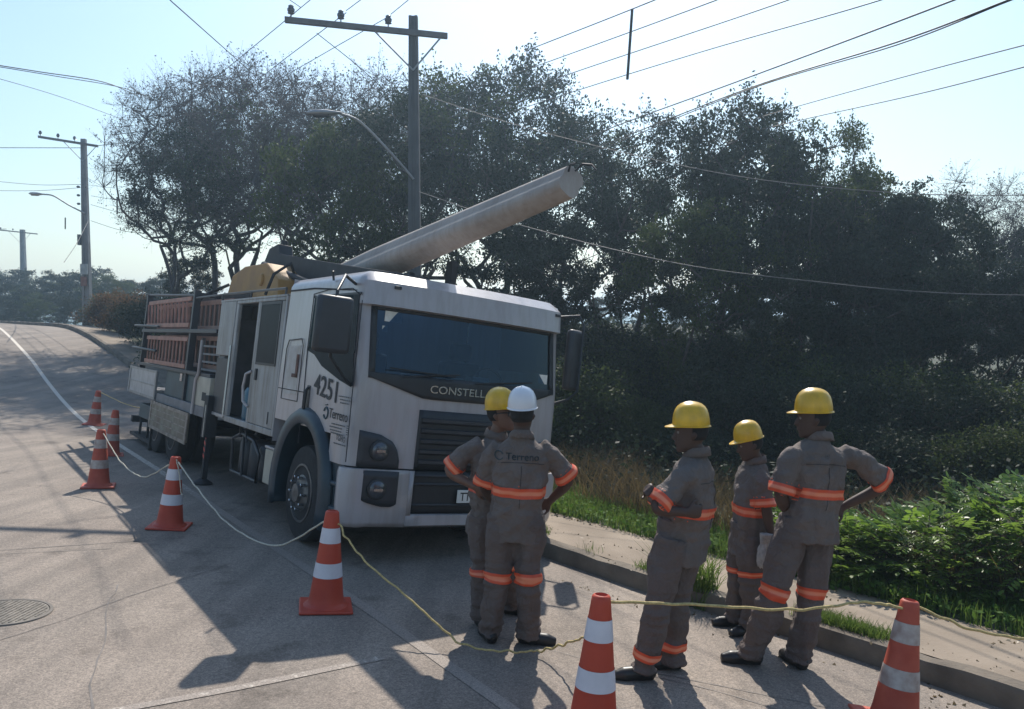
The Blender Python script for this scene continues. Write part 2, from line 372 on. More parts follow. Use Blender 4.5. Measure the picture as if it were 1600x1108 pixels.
roof = [[(u+(1.225-u)*f, v+(1.2-v)*f, 2.70+.03*math.sin(f*PI/2)) for u, v, _ in top] for f in (0, .25, .6, .98)]
mb.grid(roof)
# rear wall
mb.add([(0,2.12,.86),(CW,2.12,.86),(CW-.05,2.12,2.70),(.05,2.12,2.70)], [(0,1,2,3)])
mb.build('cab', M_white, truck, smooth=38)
# rear half of the roof drops towards the crew box: gutter line and seams
mb = MB()
for pts in ([(-.004,1.31,.93),(-.004,1.31,1.5),(.002,1.36,1.9),(.016,1.38,2.50),(.018,1.0,2.53),(.018,.4,2.52),(.012,.2,2.45)],
            [(-.004,.08,.90),(-.004,.10,1.5),(.004,.12,1.9),(.012,.14,2.40)], [(-.004,1.30,1.46),(-.004,2.1,1.46)]):
    mb.tube(pts, .005, 5)
mb.tube([(.02,2.1,2.56),(.02,1.4,2.56),(.03,.3,2.50)], .010, 5)
mb.build('door_seam', M_seam, truck)
def side_panel(name, poly, mat, u=-.003, th=.006, parent=truck, zs=True, bevel=0):
    mb = MB(); n = len(poly)
    def uu(z): return u+inset(z) if zs else u
    vs = [(uu(z), v, z) for v, z in poly]+[(uu(z)+th, v, z) for v, z in poly]
    mb.add(vs, [tuple(range(n)), tuple(range(2*n-1, n-1, -1))]+[(i, (i+1)%n, n+(i+1)%n, n+i) for i in range(n)])
    return mb.build(name, mat, parent, bevel=bevel)
# windows in the doors
w = side_panel('door_window', [(1.35,2.46),(.36,2.46),(.36,1.92),(1.35,1.92)], M_sglass, th=.004)
w2 = w.copy(); COL.objects.link(w2); w2.data = w.data.copy(); w2.scale = (-1,1,1); w2.location = (CW,0,0)
side_panel('window_lower_trim', [(1.36,1.93),(.20,1.93),(.12,1.60),(.16,1.585),(.44,1.635),(.92,1.75),(1.16,1.86),(1.36,1.90)], M_dglass)
side_panel('window_frame', [(1.40,2.48),(.2,2.48),(.2,2.455),(1.40,2.455)], M_black)
side_panel('window_frame', [(.36,2.46),(.24,2.46),(.17,1.9),(.36,1.9)], M_dglass)
# wheel arch liner / fender
mb = MB(); rr = []
for a in np.linspace(-18, 198, 22):
    ca, sa = math.cos(R_(a)), math.sin(R_(a)); r = .62
    v = 1.17+ca*r*.98; z = .46+sa*r*1.12
    rr.append([(.40, v, z), (-.035, v, z), (-.055, 1.17+ca*(r+.03), .46+sa*(r+.03)*1.12), (-.045, 1.17+ca*(r+.15), .46+sa*(r+.11)*1.12), (.0, 1.17+ca*(r+.19), .46+sa*(r+.14)*1.12), (.03, 1.17+ca*(r+.19), .46+sa*(r+.14)*1.12)])
mb.grid(rr); fd = mb.build('fender', M_teal, truck, smooth=50, solid=.012)
mb = MB(); mb.prism([(.20,.40),(.20,.90),(.52,.99),(.62,.80),(.60,.36),(.42,.30)], .025, .40, 'X'); mb.box(-.01,.30,.22,.50,.40,.46); mb.box(-.01,.30,.22,.50,.64,.69)   # step box behind the bumper
mb.build('step', M_teal, truck, bevel=.02)
MB().box(-.032,-.022,.44,.52,.70,.78).build('side_marker', M_amb, truck, bevel=.004)
# side of cab below the door in front of wheel, door handle, numbers
mb = MB(); mb.tube([(-.012,1.19,1.27),(-.035,1.19,1.30),(-.035,1.17,1.49),(-.012,1.17,1.52)], .016, 8)
mb.box(-.006,0,1.14,1.23,1.25,1.54); mb.build('door_handle', M_black, truck, bevel=.003)
def side_text(name, txt, v, z, size, mat, u=-.006, squeeze=1, bold=False, slope=-.05, parent=truck, tw=None):
    vs, fs, w = text_mesh(txt, size, .001, bold, squeeze)
    if tw:
        for p in vs: p.x *= tw/w
    return MB().add([(u-p.z, v-p.x, z+p.y+(p.x)*slope) for p in vs], fs).build(name, mat, parent)
side_text('fleet_number', '4251', 1.05, 1.475, .29, M_ink, squeeze=1.0, bold=True, slope=-.10, tw=.60)
mb = MB(); mb.tube([(-.005, .665+.05*math.cos(a), 1.30+.055*math.sin(a)) for a in np.linspace(.3, 5.9, 18)], .009, 5)
mb.tube([(-.005,.70,1.375),(-.005,.64,1.385)], .006, 5); mb.build('company_emblem', M_tealb, truck)
side_text('company_name', 'Terreno', .585, 1.265, .135, M_ink, slope=-.02, squeeze=.98)
side_text('door_notice', 'TGMG', .36, 1.075, .075, M_inkg)
mb = MB()
for k, (v0, v1, z) in enumerate(((.40,.09,1.485),(.36,.10,1.455),(.35,.14,1.425),(.50,.18,1.215),(.54,.24,1.185),(.52,.26,1.155),(.5,.2,1.13),(.40,.12,1.04))):
    x = v0
    while x > v1:
        l = random.uniform(.02,.05); mb.box(-.006,-.004, max(x-l, v1), x, z-.006, z+.005); x -= l+.012
for k in range(5): mb.box(-.006,-.004,.08,.14,1.14+k*.02,1.15+k*.02)
mb.build('door_small_print', M_inkg, truck)
# recess and handles on the panel behind the door
mb = MB(); mb.tube([(-.003,1.48,1.5),(-.003,1.48,1.95),(-.003,1.54,2.02),(-.003,1.92,2.0),(-.003,1.98,1.9),(-.003,1.98,1.35),(-.003,1.48,1.35),(-.003,1.48,1.5)], .006, 5)
mb.build('air_intake_outline', cmat('dark_panel_gap', (.10,.09,.08), .8), truck)  # dark joint line round the intake panel
side_panel('air_intake', [(1.92,1.93),(1.56,1.95),(1.54,1.42),(1.92,1.40)], cmat('grimy_cream', (.40,.35,.30), .6, var=.35, scale=7, col2=(.52,.49,.46)), u=-.004)
mb = MB(); mb.box(-.012,-.002,1.56,1.62,1.6,1.85); mb.box(-.012,-.002,1.56,1.72,1.60,1.64); mb.build('latch', cmat('rusty_brown', (.14,.07,.05), .8, var=.4, scale=20), truck, bevel=.004)
# front patches following the cab front
def fpatch(name, u0, u1, zlo, zhi, mat, off=.006, nu=20, nz=6, parent=truck, solid=.006, smooth=40):
    rows = []
    for i in range(nu+1):
        u = u0+(u1-u0)*i/nu; a, b = zlo(u), zhi(u)
        rows.append([(u, vfront(min(max(u, 0), CW), min(max(z, .3), 2.36))-off, z) for z in [a+(b-a)*j/nz for j in range(nz+1)]])
    return MB().grid(rows).build(name, mat, parent, smooth=smooth, solid=solid)
K = lambda c: (lambda u: c)
ws = fpatch('windscreen', .15, 2.30, K(1.70), K(2.375), M_glass, off=-.006, solid=0)
fpatch('windscreen_surround', .13, .19, K(1.69), K(2.37), M_black, nu=2); fpatch('windscreen_surround', 2.26, 2.32, K(1.69), K(2.37), M_black, nu=2)
fpatch('windscreen_surround', .13, 2.32, K(2.335), K(2.372), M_black, nz=1)
mlo = lambda u: interp([(.13,1.70),(.62,1.555),(.70,1.535),(1.75,1.535),(1.83,1.555),(2.32,1.70)], u)
mask = fpatch('windscreen_cowl', .13, 2.32, mlo, lambda u: 1.745, M_black, off=.010)
def front_text(name, txt, u, z, size, mat, off=.02, squeeze=1, bold=False, parent=truck, slope=0, space=1.0, depth=.003):
    vs, fs, w = text_mesh(txt, size, depth, bold, squeeze, space)
    return MB().add([(u+p.x, vfront(u+p.x, 1.5)-off-p.z, z+p.y) for p in vs], fs).build(name, mat, parent)
front_text('badge', 'CONSTELLATION', .74, 1.60, .105, M_chr, squeeze=1.22, space=1.02, parent=mask, bold=True)
# wipers
mb = MB(); mb.tube([(.45,-.01,1.73),(1.05,-.025,1.80)], .008, 6); mb.tube([(1.25,-.02,1.73),(1.95,-.01,1.80)], .008, 6); mb.tube([(.3,0,1.80),(1.0,-.03,1.775)], .007, 6)
mb.build('wiper', M_black, truck)
# papers and sticker behind the glass
MB().box(.26,.44,vfront(.3,2.2)+.010,vfront(.3,2.2)+.014,2.235,2.335).build('windscreen_sticker', M_paper, ws)
MB().box(.245,.30,vfront(.3,2.2)+.010,vfront(.3,2.2)+.014,2.13,2.19).build('windscreen_sticker', M_paper, ws)
MB().box(2.10,2.22,vfront(2.2,1.8)+.004,vfront(2.2,1.8)+.008,1.80,1.90).build('windscreen_sticker', M_paper, ws)
# interior
mb = MB(); mb.box(.1,2.35,.16,.55,1.35,1.70); mb.box(.1,2.35,.10,.2,1.3,1.66); mb.box(.7,1.0,.3,.6,1.70,1.76); mb.box(1.2,1.75,.2,.45,1.70,1.755)
mb.build('dashboard', M_int, truck, bevel=.03)
mb = MB()
for u in (.35, 1.55):
    mb.box(u,u+.5,1.15,1.32,1.2,1.95); mb.box(u+.12,u+.38,1.17,1.3,1.97,2.18); mb.box(u,u+.5,.75,1.3,1.1,1.28)
mb.build('seat', cmat('seat_cloth', (.03,.035,.05), .9), truck, bevel=.04)
mb = MB(); mb.tube([(1.83+.2*math.cos(a), .62+.06*math.sin(a), 1.72+.19*math.sin(a)) for a in np.linspace(0, 2*PI, 20)], .014, 6); mb.build('steering_wheel', M_black, truck, smooth=40)
mb = MB(); mb.box(.8,1.25,.22,.5,1.762,1.768); mb.box(1.35,1.55,.2,.35,1.756,1.80); mb.build('papers', M_paper, truck)
# lower front: seams, grille, headlamps, bumper
gr = fpatch('grille', .665, 1.785, K(.86), K(1.43), M_black, off=.004)
for z in (.93,1.03,1.13,1.23,1.33):
    rows = [[(u, vfront(u, 1)-.012, z-.03), (u, vfront(u, 1)-.04, z-.01), (u, vfront(u, 1)-.04, z+.018), (u, vfront(u, 1)-.012, z+.028)] for u in np.linspace(.69, 1.76, 10)]
    MB().grid(rows).build('grille_bar', M_dkgrey, gr, smooth=50)
fpatch('panel_gap', .13, .668, K(.845), K(.857), M_seam, off=.003, nz=1); fpatch('panel_gap', 1.785, 2.32, K(.845), K(.857), M_seam, off=.003, nz=1)
mb = MB(); rows = []
for z, e, o in ((.31,.03,.05),(.36,0,.02),(.50,-.015,.012),(.80,-.02,.012),(.84,-.01,.02),(.845,.03,.10)):
    pts = [(-.0+e, .20), (-.008+e, .15), (.004+e, .11), (.05+e, .07), (.14, .035)]+[(u, vfront(u, .8)-.03+o*.5) for u in (.25,.4,.62)]
    rows.append([(u, v, z) for u, v in pts])
L_ = MB().grid(rows)
rowsR = [[(CW-u, v, z) for u, v, z in r] for r in rows]; L_.grid(rowsR)
rows = [[(u, vfront(u, .8)-.018+o, z) for u in (.62,.8,1.225,1.65,1.83)] for z, o in ((.31,.03),(.33,0),(.42,0),(.43,.02))]
L_.grid(rows); rows = [[(u, vfront(u, .8)-.018, z) for z in (.42,.6,.845)] for u in (.615,.67)]; L_.grid(rows)
rows = [[(CW-u, v, z) for u, v, z in r] for r in rows]; L_.grid(rows)
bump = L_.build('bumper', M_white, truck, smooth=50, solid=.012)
lg = fpatch('lower_grille', .665, 1.785, K(.425), K(.845), M_black, off=-.01)
for z in (.72,.80,.52): fpatch('grille_bar', .68, 1.77, K(z-.012), K(z+.012), M_dkgrey, off=.012, nz=1, parent=lg)
def headlamp(side):
    f = (lambda u: u) if side < 0 else (lambda u: CW-u)
    def cluster(zlo, zhi, lampz, nm, ex=0):
        rows = []
        for i in range(15):
            u = .105+(.50-.105)*i/14; a, b = zlo(u), zhi(u)
            rows.append([(f(u), vfront(u, 1)-.016-ex+(.05 if u < .12 else 0), a+(b-a)*j/5) for j in range(6)])
        h = MB().grid(rows).build(nm, M_dkgrey, truck, smooth=50, solid=.02)
        for r, q, m_ in ((.098,.0,M_black),(.078,-.008,M_lampg)):
            mb = MB(); c = f(.295); v = vfront(.295, 1)-.03+q-ex
            mb.lathe([(r,.01),(r,-.012),(r*.8,-.020),(r*.45,-.028),(.005,-.03)], 24, axis='Y', c=(c, v, lampz)); mb.build('lens' if m_ is M_lampg else 'bezel', m_, h, smooth=60)
        mb = MB(); mb.box(f(.295)-.045, f(.295)+.045, vfront(.295,1)-.075-ex, vfront(.295,1)-.065-ex, lampz-.012, lampz+.012); mb.build('bulb_shield', M_chr, h)
        return h
    cluster(lambda u: .862, lambda u: interp([(.1,1.20),(.30,1.17),(.42,1.11),(.47,1.04),(.51,.90)], u), 1.02, 'headlight')
    cluster(lambda u: interp([(.1,.60),(.2,.54),(.35,.505),(.46,.505),(.51,.54)], u), lambda u: .835, .665, 'headlight', .028)
headlamp(-1); headlamp(1)
pl = MB().box(1.16,1.56,vfront(1.3,.6)-.035,vfront(1.3,.6)-.027,.545,.672).build('license_plate', M_paper, truck, bevel=.003)
vs, fs, w_ = text_mesh('TTH9', .115, .001, True, .82)
MB().add([(1.195+p.x, vfront(1.3,.6)-.0365-p.z, .568+p.y) for p in vs], fs).build('plate_number', M_ink, pl)
# roof details
mb = MB()
for u in (.33, 2.30): mb.box(u-.035,u+.035,vfront(u,2.5)-.01,vfront(u,2.5)+.01,2.545,2.575)
mb.build('marker_lamp', M_dkgrey, truck, bevel=.004)
mb = MB(); mb.tube([(.02,.9,2.62),(.0,.9,2.72),(-.01,.88,2.70)], .012, 6); mb.build('roof_bracket', M_black, truck)
# mirrors
def mirror(side):
    s = (lambda u: u) if side < 0 else (lambda u: CW-u)
    r = MB(); a = (s(-.22),.10,2.50) if side > 0 else (-.36,-.15,2.42); b = (s(-.22),.10,1.76) if side > 0 else (-.36,-.15,1.84)
    r.tube([(s(.02),.35,2.56),(s(-.18),.14,2.60),a,b,(s(-.10),.10,1.66),(s(.02),.2,1.60)], .015, 8)
    a = r.build('mirror_arm', M_black, truck, smooth=50)
    m = MB(); m.box(-.115,.115,-.05,.05,-.34,.34) if side > 0 else m.box(-.165,.165,-.055,.055,-.25,.25)
    rot = Matrix.Translation((s(-.16),.16,2.10) if side > 0 else (-.38,-.18,2.12)) @ Matrix.Rotation(R_(-14)*(-side) if side > 0 else R_(-4), 4, 'Z')
    m.v = [tuple(rot @ Vector(v)) for v in m.v]
    h = m.build('mirror_housing', M_dkgrey, a, bevel=.04)
    return a
mirror(-1); mirror(1)
# wheels
def wheel(u, v, out, r=.49, front=True, dz=0, parent=truck):
    t = MB(); sgn = -1 if out < 0 else 1; w = .27
    t.lathe([(r*.60, -w*.5), (r*.9, -w*.5), (r*.975, -w*.44), (r, -w*.33), (r, w*.33), (r*.975, w*.44), (r*.9, w*.5), (r*.60, w*.5)], 40, axis='X', c=(u, v, r+dz))
    ty = t.build('wheel', M_rub, parent, smooth=40)
    m = MB(); x0 = u+sgn*w*.5
    if front: prof = [(r*.61,-.02),(r*.61,.01),(r*.57,.012),(r*.54,-.03),(r*.44,-.015),(r*.30,.02),(r*.20,.03),(r*.19,.07),(r*.05,.08)]
    else: prof = [(r*.61,-.02),(r*.61,.01),(r*.57,.012),(r*.53,-.13),(r*.30,-.14),(r*.22,-.05),(r*.05,-.04)]
    m.lathe([(a, b*sgn) for a, b in prof], 32, axis='X', c=(x0, v, r+dz)); rim = m.build('rim', M_rim, ty, smooth=40)
    for k in range(10):
        a = 2*PI*k/10; n = MB(); n.lathe([(.016, -.0), (.016, .05*sgn), (.008, .055*sgn)], 6, axis='X', c=(x0+(.02 if front else -.13)*sgn, v+math.cos(a)*r*.34, r+dz+math.sin(a)*r*.34)); n.build('wheel_nut', M_chr, rim)
    h = MB()
    for k in range(8):
        a = 2*PI*(k+.5)/8; h = MB(); h.lathe([(.035, 0), (.035, .006*sgn)], 12, axis='X', c=(x0+(-.018 if front else -.13)*sgn, v+math.cos(a)*r*.47, r+dz+math.sin(a)*r*.47)); h.build('rim_hole', M_black, rim)
    return ty
wheel(.17, 1.17, -1, dz=-.055); wheel(CW-.40, 1.17, 1, dz=.02)
for v in (7.0, 8.25):
    wheel(.17, v, -1, front=False, dz=-.04); wheel(.47, v, -1, front=False, dz=-.04); wheel(CW-.30, v, 1, front=False, dz=0); wheel(CW-.6, v, 1, front=False, dz=0)
mb = MB()
for u in (.75, 1.6): mb.box(u,u+.09,.35,10.6,.72,.98)
for v in (.4,1.2,2.6,4.2,5.8,7.0,8.25,10.4): mb.box(.75,1.69,v-.05,v+.05,.76,.92)
for v in (1.17,7.0,8.25): mb.tube([(.3,v,.48),(2.15,v,.48)], .07, 8)
mb.box(.5,1.95,.5,1.9,.55,1.0); mb.box(.5,2.0,2.2,3.6,.45,.9); mb.box(.1,2.35,.12,.2,.33,.8); mb.tube([(1.2,.5,.4),(1.2,.9,.42)], .12, 10)
mb.build('chassis', M_chass, truck)
# side equipment between the axles
def tank(v, z, r, l, u=.12):
    m = MB(); m.lathe([(r*.3,-l/2-.02),(r*.8,-l/2),(r,-l/2+.04),(r,l/2-.04),(r*.8,l/2),(r*.3,l/2+.02)], 20, axis='Z', c=(u+r, v, z)); return m.build('air_tank', M_dkgrey, truck, smooth=50)
tank(3.62,.50,.13,.48); tank(3.22,.50,.13,.48); tank(2.86,.50,.12,.44)
mb = MB(); mb.tube([(.10,3.85,.30),(.08,3.85,.70),(.08,3.5,.80),(.08,3.0,.76),(.08,2.75,.62),(.08,2.75,.3),(.10,3.85,.28)], .022, 8); mb.tube([(.08,3.4,.80),(.07,3.3,.28)], .018, 6); mb.tube([(.06,2.9,.85),(.06,2.65,.98)], .014, 6)
mb.tube([(.06,3.5,.80),(.04,3.45,.93),(.06,3.3,.88),(.06,3.2,.72)], .014, 6); mb.build('pipe_frame', M_dkgrey, truck, smooth=60)
MB().box(.05,.55,1.86,2.46,.34,.74).build('battery_box', M_cream, truck, bevel=.015)
MB().box(.04,.56,1.86,2.46,.745,.775).build('battery_box_lid', M_alu, truck, bevel=.006)
# crew module: box with doorway, sliding door, inside barrel
z0, z1 = .94, 2.53; X0, X1 = 0.01, 2.40
mb = MB(); mb.box(X0+.05,X1,2.17,2.20,z0,z1); mb.box(X0,X1,2.17,4.92,z1-.03,z1); mb.box(X0+.05,X1,4.86,4.89,z0,z1); mb.box(X1-.03,X1,2.2,4.86,z0,z1); mb.box(X0+.05,X1,2.17,4.9,z0-.04,z0)
mb.box(X0,X0+.05,2.17,2.22,z0-.04,z1); mb.box(X0,X0+.05,2.22,4.12,z0-.045,z0+.03); mb.box(X0,X0+.05,2.22,4.12,z1-.07,z1-.031); mb.box(X0,X0+.05,4.02,4.12,z0+.03,z1-.07); mb.box(X0,X0+.05,3.12,3.2,z0+.03,z1-.07)
crew = mb.build('crew_box', M_whited, truck, bevel=.008)
dr = MB().box(X0+.002,X0+.035,2.23,3.115,z0+.035,z1-.075).build('crew_door', M_whited, truck, bevel=.006)
mb = MB(); mb.box(X0-.006,X0+.003,2.36,3.02,1.72,2.42); mb.build('window', M_dglass, dr, bevel=.012)
mb = MB(); 
for a in ((2.33,2.36,1.69,2.45),(3.02,3.05,1.69,2.45)): mb.box(X0-.008,X0+.001,a[0],a[1],a[2],a[3])
mb.box(X0-.008,X0+.001,2.36,3.02,1.69,1.72); mb.box(X0-.008,X0+.001,2.36,3.02,2.42,2.45); mb.build('window_rubber', M_black, dr)
MB().box(X0-.02,X0,2.94,3.0,1.50,1.64).build('door_lock', M_black, dr, bevel=.004)
MB().box(X0-.006,X0+.0,2.38,2.40,1.02,1.16).build('door_lock', M_black, dr)
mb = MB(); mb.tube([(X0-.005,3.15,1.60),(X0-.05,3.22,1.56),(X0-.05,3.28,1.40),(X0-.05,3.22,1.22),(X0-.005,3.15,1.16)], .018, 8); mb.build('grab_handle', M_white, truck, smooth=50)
mb = MB(); mb.tube([(X0-.03,4.07,.98),(X0-.03,4.07,1.9)], .018, 8); mb.build('grab_rail', M_chr, truck, smooth=50)
MB().box(.06,2.2,4.6,4.84,.95,2.3).build('crew_partition', M_grey, truck)
MB().box(.48,.52,3.0,4.2,.95,2.46).build('inner_panel', cmat('light_inner_panel', (.42,.40,.42), .6, var=.08, scale=3), truck)
MB().box(.46,.479,3.30,3.55,1.75,2.15).build('inner_window', M_black, truck, bevel=.01)
mb = MB(); mb.lathe([(.17,.96),(.19,1.0),(.19,1.32),(.16,1.38),(.06,1.40)], 20, c=(.26,3.55,0)); mb.build('barrel', cmat('blue_barrel_plastic', (.03,.12,.18), .4), truck, smooth=50)
side_panel('locker_door', [(4.16,1.76),(4.88,1.76),(4.88,2.50),(4.16,2.50)], M_whited, u=X0-.0, th=.05, zs=False, bevel=.008)
side_panel('locker_door', [(4.20,.98),(4.80,.98),(4.80,1.72),(4.20,1.72)], M_dkgrey, u=X0+.01, th=.04, zs=False)
mb = MB(); mb.box(X0-.004,X0+.045,4.13,4.18,.95,1.74); mb.box(X0-.004,X0+.045,4.18,4.86,.93,.97); mb.build('locker_frame', M_alu, truck)
mb = MB(); mb.tube([(.5,2.3,2.56),(.5,3.6,2.62),(.5,4.9,2.60)], .02, 6); mb.tube([(.03,2.3,2.60),(.03,4.9,2.62)], .016, 6)
for v in (2.3,3.6,4.9): mb.tube([(.03,v,2.52),(.03,v,2.61)], .014, 6)
mb.build('roof_rail', M_dkgrey, truck)
# outrigger
mb = MB(); mb.box(-.06,.10,4.72,4.90,.60,1.18); mb.box(-.01,.06,4.77,4.85,.02,.62); mb.lathe([(.13,-.06),(.13,-.03),(.05,.02)], 16, c=(.02,4.81,0)); 
og = mb.build('outrigger', M_chass, truck, bevel=.008)
mb = MB()
for k in range(4): mb.add([(-.0135,4.77,.30+k*.09),(-.0135,4.85,.33+k*.09),(-.0135,4.85,.375+k*.09),(-.0135,4.77,.345+k*.09)], [(0,1,2,3)])
mb.build('red_stripes', M_red, og)
MB().tube([(-.045,4.80,.6),(-.045,4.80,1.05)], .02, 8).build('ram', M_chr, og)
# flat bed, boards
mb = MB(); mb.box(.02,2.42,5.0,10.8,.90,.98); mb.box(.0,.04,4.95,10.85,.84,.99)
mb.build('bed_floor', M_grey, truck, bevel=.005)
bb = side_panel('bed_locker', [(4.95,.99),(5.72,.99),(5.72,1.42),(4.95,1.42)], M_cream, u=.0, th=.5, zs=False, bevel=.01)
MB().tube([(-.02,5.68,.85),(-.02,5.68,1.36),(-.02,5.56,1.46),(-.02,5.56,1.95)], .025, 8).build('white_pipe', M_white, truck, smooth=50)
MB().box(-.004,.0,5.1,5.3,1.08,1.2).build('locker_latch', M_chass, bb)
ds = side_panel('drop_side', [(5.80,.40),(8.35,.40),(8.35,.83),(5.80,.83)], M_wood, u=-.05, th=.04, zs=False)
mb = MB(); mb.box(-.062,-.048,5.76,8.38,.38,.43); mb.box(-.062,-.048,5.76,8.38,.80,.85); mb.box(-.064,-.046,5.74,5.83,.38,.85); mb.box(-.064,-.046,8.32,8.40,.38,.85)
for z in (.52,.62,.72): mb.box(-.057,-.049,5.83,8.32,z-.008,z+.008)
mb.build('drop_side_frame', cmat('rusty_cream_frame', (.30,.24,.19), .7, var=.4, scale=8), ds)
rs = side_panel('rear_side_board', [(8.38,.88),(10.85,.88),(10.85,1.36),(8.38,1.36)], M_alu, u=-.02, th=.03, zs=False, bevel=.006)
mb = MB(); mb.box(-.032,-.018,8.36,10.88,1.09,1.11); mb.box(-.034,-.018,8.34,8.44,.86,1.38); mb.box(-.034,-.018,10.78,10.88,.86,1.38); mb.box(-.03,-.018,8.4,10.8,.86,.90); mb.box(-.03,-.018,8.4,10.8,1.33,1.37); mb.build('board_ribs', M_whited, rs)
MB().box(.05,.5,8.9,9.9,.44,.70).build('tool_locker', M_tealb, truck, bevel=.01)
mb = MB(); mb.box(.05,.09,9.0,9.05,.12,.44); mb.box(.05,.09,9.7,9.75,.12,.44); mb.box(.0,2.4,10.2,10.35,.30,.42); mb.box(.0,.5,8.5,10.3,.06,.12); mb.box(.0,.1,8.45,8.5,-.12,.9); mb.build('rear_bumper', M_chass, truck)
for v0 in (5.9, 7.65): 
    mb = MB(); mb.box(.02,.06,v0,v0+.02,.30,.84); mb.build('mud_flap', M_rub, truck)
# ladder rack
mb = MB()
for v in (6.55, 10.25):
    mb.box(.02,.12,v-.05,v+.05,.98,2.82 if v > 8 else 2.75); mb.box(2.3,2.4,v-.05,v+.05,.98,2.78); mb.box(.12,2.3,v-.03,v+.03,2.66,2.72)
mb.tube([(.05,6.5,2.66),(.05,10.3,2.80)], .022, 6); mb.tube([(.05,4.95,2.62),(.05,6.5,2.62)], .018, 6); mb.tube([(2.35,6.5,2.7),(2.35,10.3,2.8)], .022, 6)
for z in (2.16, 1.72): mb.tube([(-.02,8.7,z),(-.02,10.95,z+.03)], .024, 6)
mb.box(.0,.14,4.95,10.3,2.06,2.12); mb.box(.0,.14,5.0,10.3,1.42,1.47)
mb.build('ladder_rack', M_dkgrey, truck, bevel=.004)
mb = MB()
for z in (1.50,1.62,1.74,1.86): mb.box(.15,.9,5.0,6.3,z,z+.03)
mb.box(.15,.2,5.0,5.05,.98,2.0); mb.box(.15,.2,6.25,6.3,.98,2.0); mb.build('shelf_rack', M_grey, truck)
MB().box(.42,.46,4.98,10.2,1.45,2.72).build('rack_shadow_board', cmat('shadow_board_brown', (.05,.038,.032), .85, var=.3, scale=5), truck)  # added board behind the ladders so the rack casts a solid shadow
mb = MB(); mb.box(.55,2.3,5.2,9.9,.985,1.9); mb.build('cargo_crates', cmat('dark_crates', (.04,.035,.03), .85, var=.3, scale=4), truck, bevel=.02)
# crane
mb = MB(); mb.prism([(3.8,2.55),(3.9,2.86),(4.5,3.12),(5.5,3.13),(6.1,3.02),(6.3,2.7),(6.2,2.3),(4.2,2.3)], .45, .85, 'X')
mb.box(.4,1.2,5.2,6.2,1.0,2.4); mb.tube([(.42,4.6,2.88),(.88,4.6,2.88)], .09, 14)
cr = mb.build('crane_body', M_yel, truck, bevel=.02)
mb = MB(); mb.prism([(5.9,3.16),(5.6,3.48),(5.2,3.52),(5.1,3.36),(2.6,3.03),(0.9,2.82),(.6,2.74),(.6,2.70),(3.0,2.80),(5.3,3.1)], .82, 1.04, 'X')
mb.tube([(.95,5.3,3.6),(.95,5.3,3.1)], .05, 8); mb.tube([(.70,5.4,3.2),(.70,3.2,2.78)], .05, 8)
mb.build('crane_boom', M_chass, truck, bevel=.01)
mb = MB(); mb.tube([(.3,3.9,2.62),(.35,3.8,2.9),(.6,3.9,3.1),(.8,4.2,2.9)], .02, 6); mb.tube([(.5,6.4,2.9),(.2,6.6,2.7),(.15,6.9,2.55)], .025, 6); mb.build('hydraulic_hose', M_rub, truck, smooth=60)
mb = MB(); mb.box(.7,1.6,.85,1.0,2.70,2.78); mb.box(1.35,1.42,.86,.99,2.78,3.05); mb.box(.84,.9,.86,.99,2.78,2.84); mb.build('roof_cradle', M_chass, truck)
def Tm(): return TM
def place_on_truck(o):
    o.matrix_world = TM.copy()
# teal box on the bed
bx = empty('storage_box'); tag(bx, 'dark teal steel storage box standing on the truck bed beneath the ladders', 'storage box'); place_on_truck(bx)
MB().box(.06,1.1,5.85,8.0,.985,1.40).build('box_body', M_tealb, bx, bevel=.01)
mb = MB(); mb.box(.045,1.12,5.83,8.02,1.402,1.435); mb.build('box_lid', M_tealb, bx, bevel=.006)
MB().box(.04,.056,6.8,6.95,1.28,1.40).build('box_latch', M_chr, bx)
# ladders
M_lad = cmat('orange_fibreglass', (.36,.165,.115), .6, var=.25, scale=5)
M_lad2 = cmat('faded_ladder', (.27,.15,.11), .7, var=.25, scale=5)
def ladder(v0, v1, z0_, z1_, u, mat, label, lean=0, step=.28, skew=.12):
    e = empty('ladder'); place_on_truck(e); tag(e, label, 'ladder', 'ladders carried on the truck rack')
    for z, nm in ((z0_, 'rail'), (z1_, 'rail')):
        MB().add(*box_pts(u, u+.03, v0, v1, z-.035, z+.035)).build(nm, mat, e, bevel=.004)
    v = v0+.15
    while v < v1-.1:
        mb = MB(); mb.tube([(u+.015, v, z0_+.03), (u+.015, v+skew, z1_-.03)], .019, 6); mb.build('rung', mat, e, smooth=50); v += step
    return e
def box_pts(x0, x1, y0, y1, z0, z1):
    m = MB().box(x0, x1, y0, y1, z0, z1); return m.v, m.f
ladder(6.75, 10.1, 2.19, 2.62, .03, M_lad, 'orange ladder on the upper tier of the truck rack, nearest the road', skew=.18)
ladder(5.0, 10.0, 2.16, 2.56, .20, M_lad2, 'faded orange ladder on the upper tier, behind the nearest orange ladder', skew=.05, step=.26)
ladder(6.7, 9.9, 1.52, 1.96, .03, M_lad, 'orange ladder on the lower tier of the truck rack, nearest the road', skew=.04, step=.26)
ladder(5.1, 9.8, 1.56, 2.0, .24, M_lad2, 'faded orange ladder on the lower tier, behind the nearest orange ladder', skew=.10)
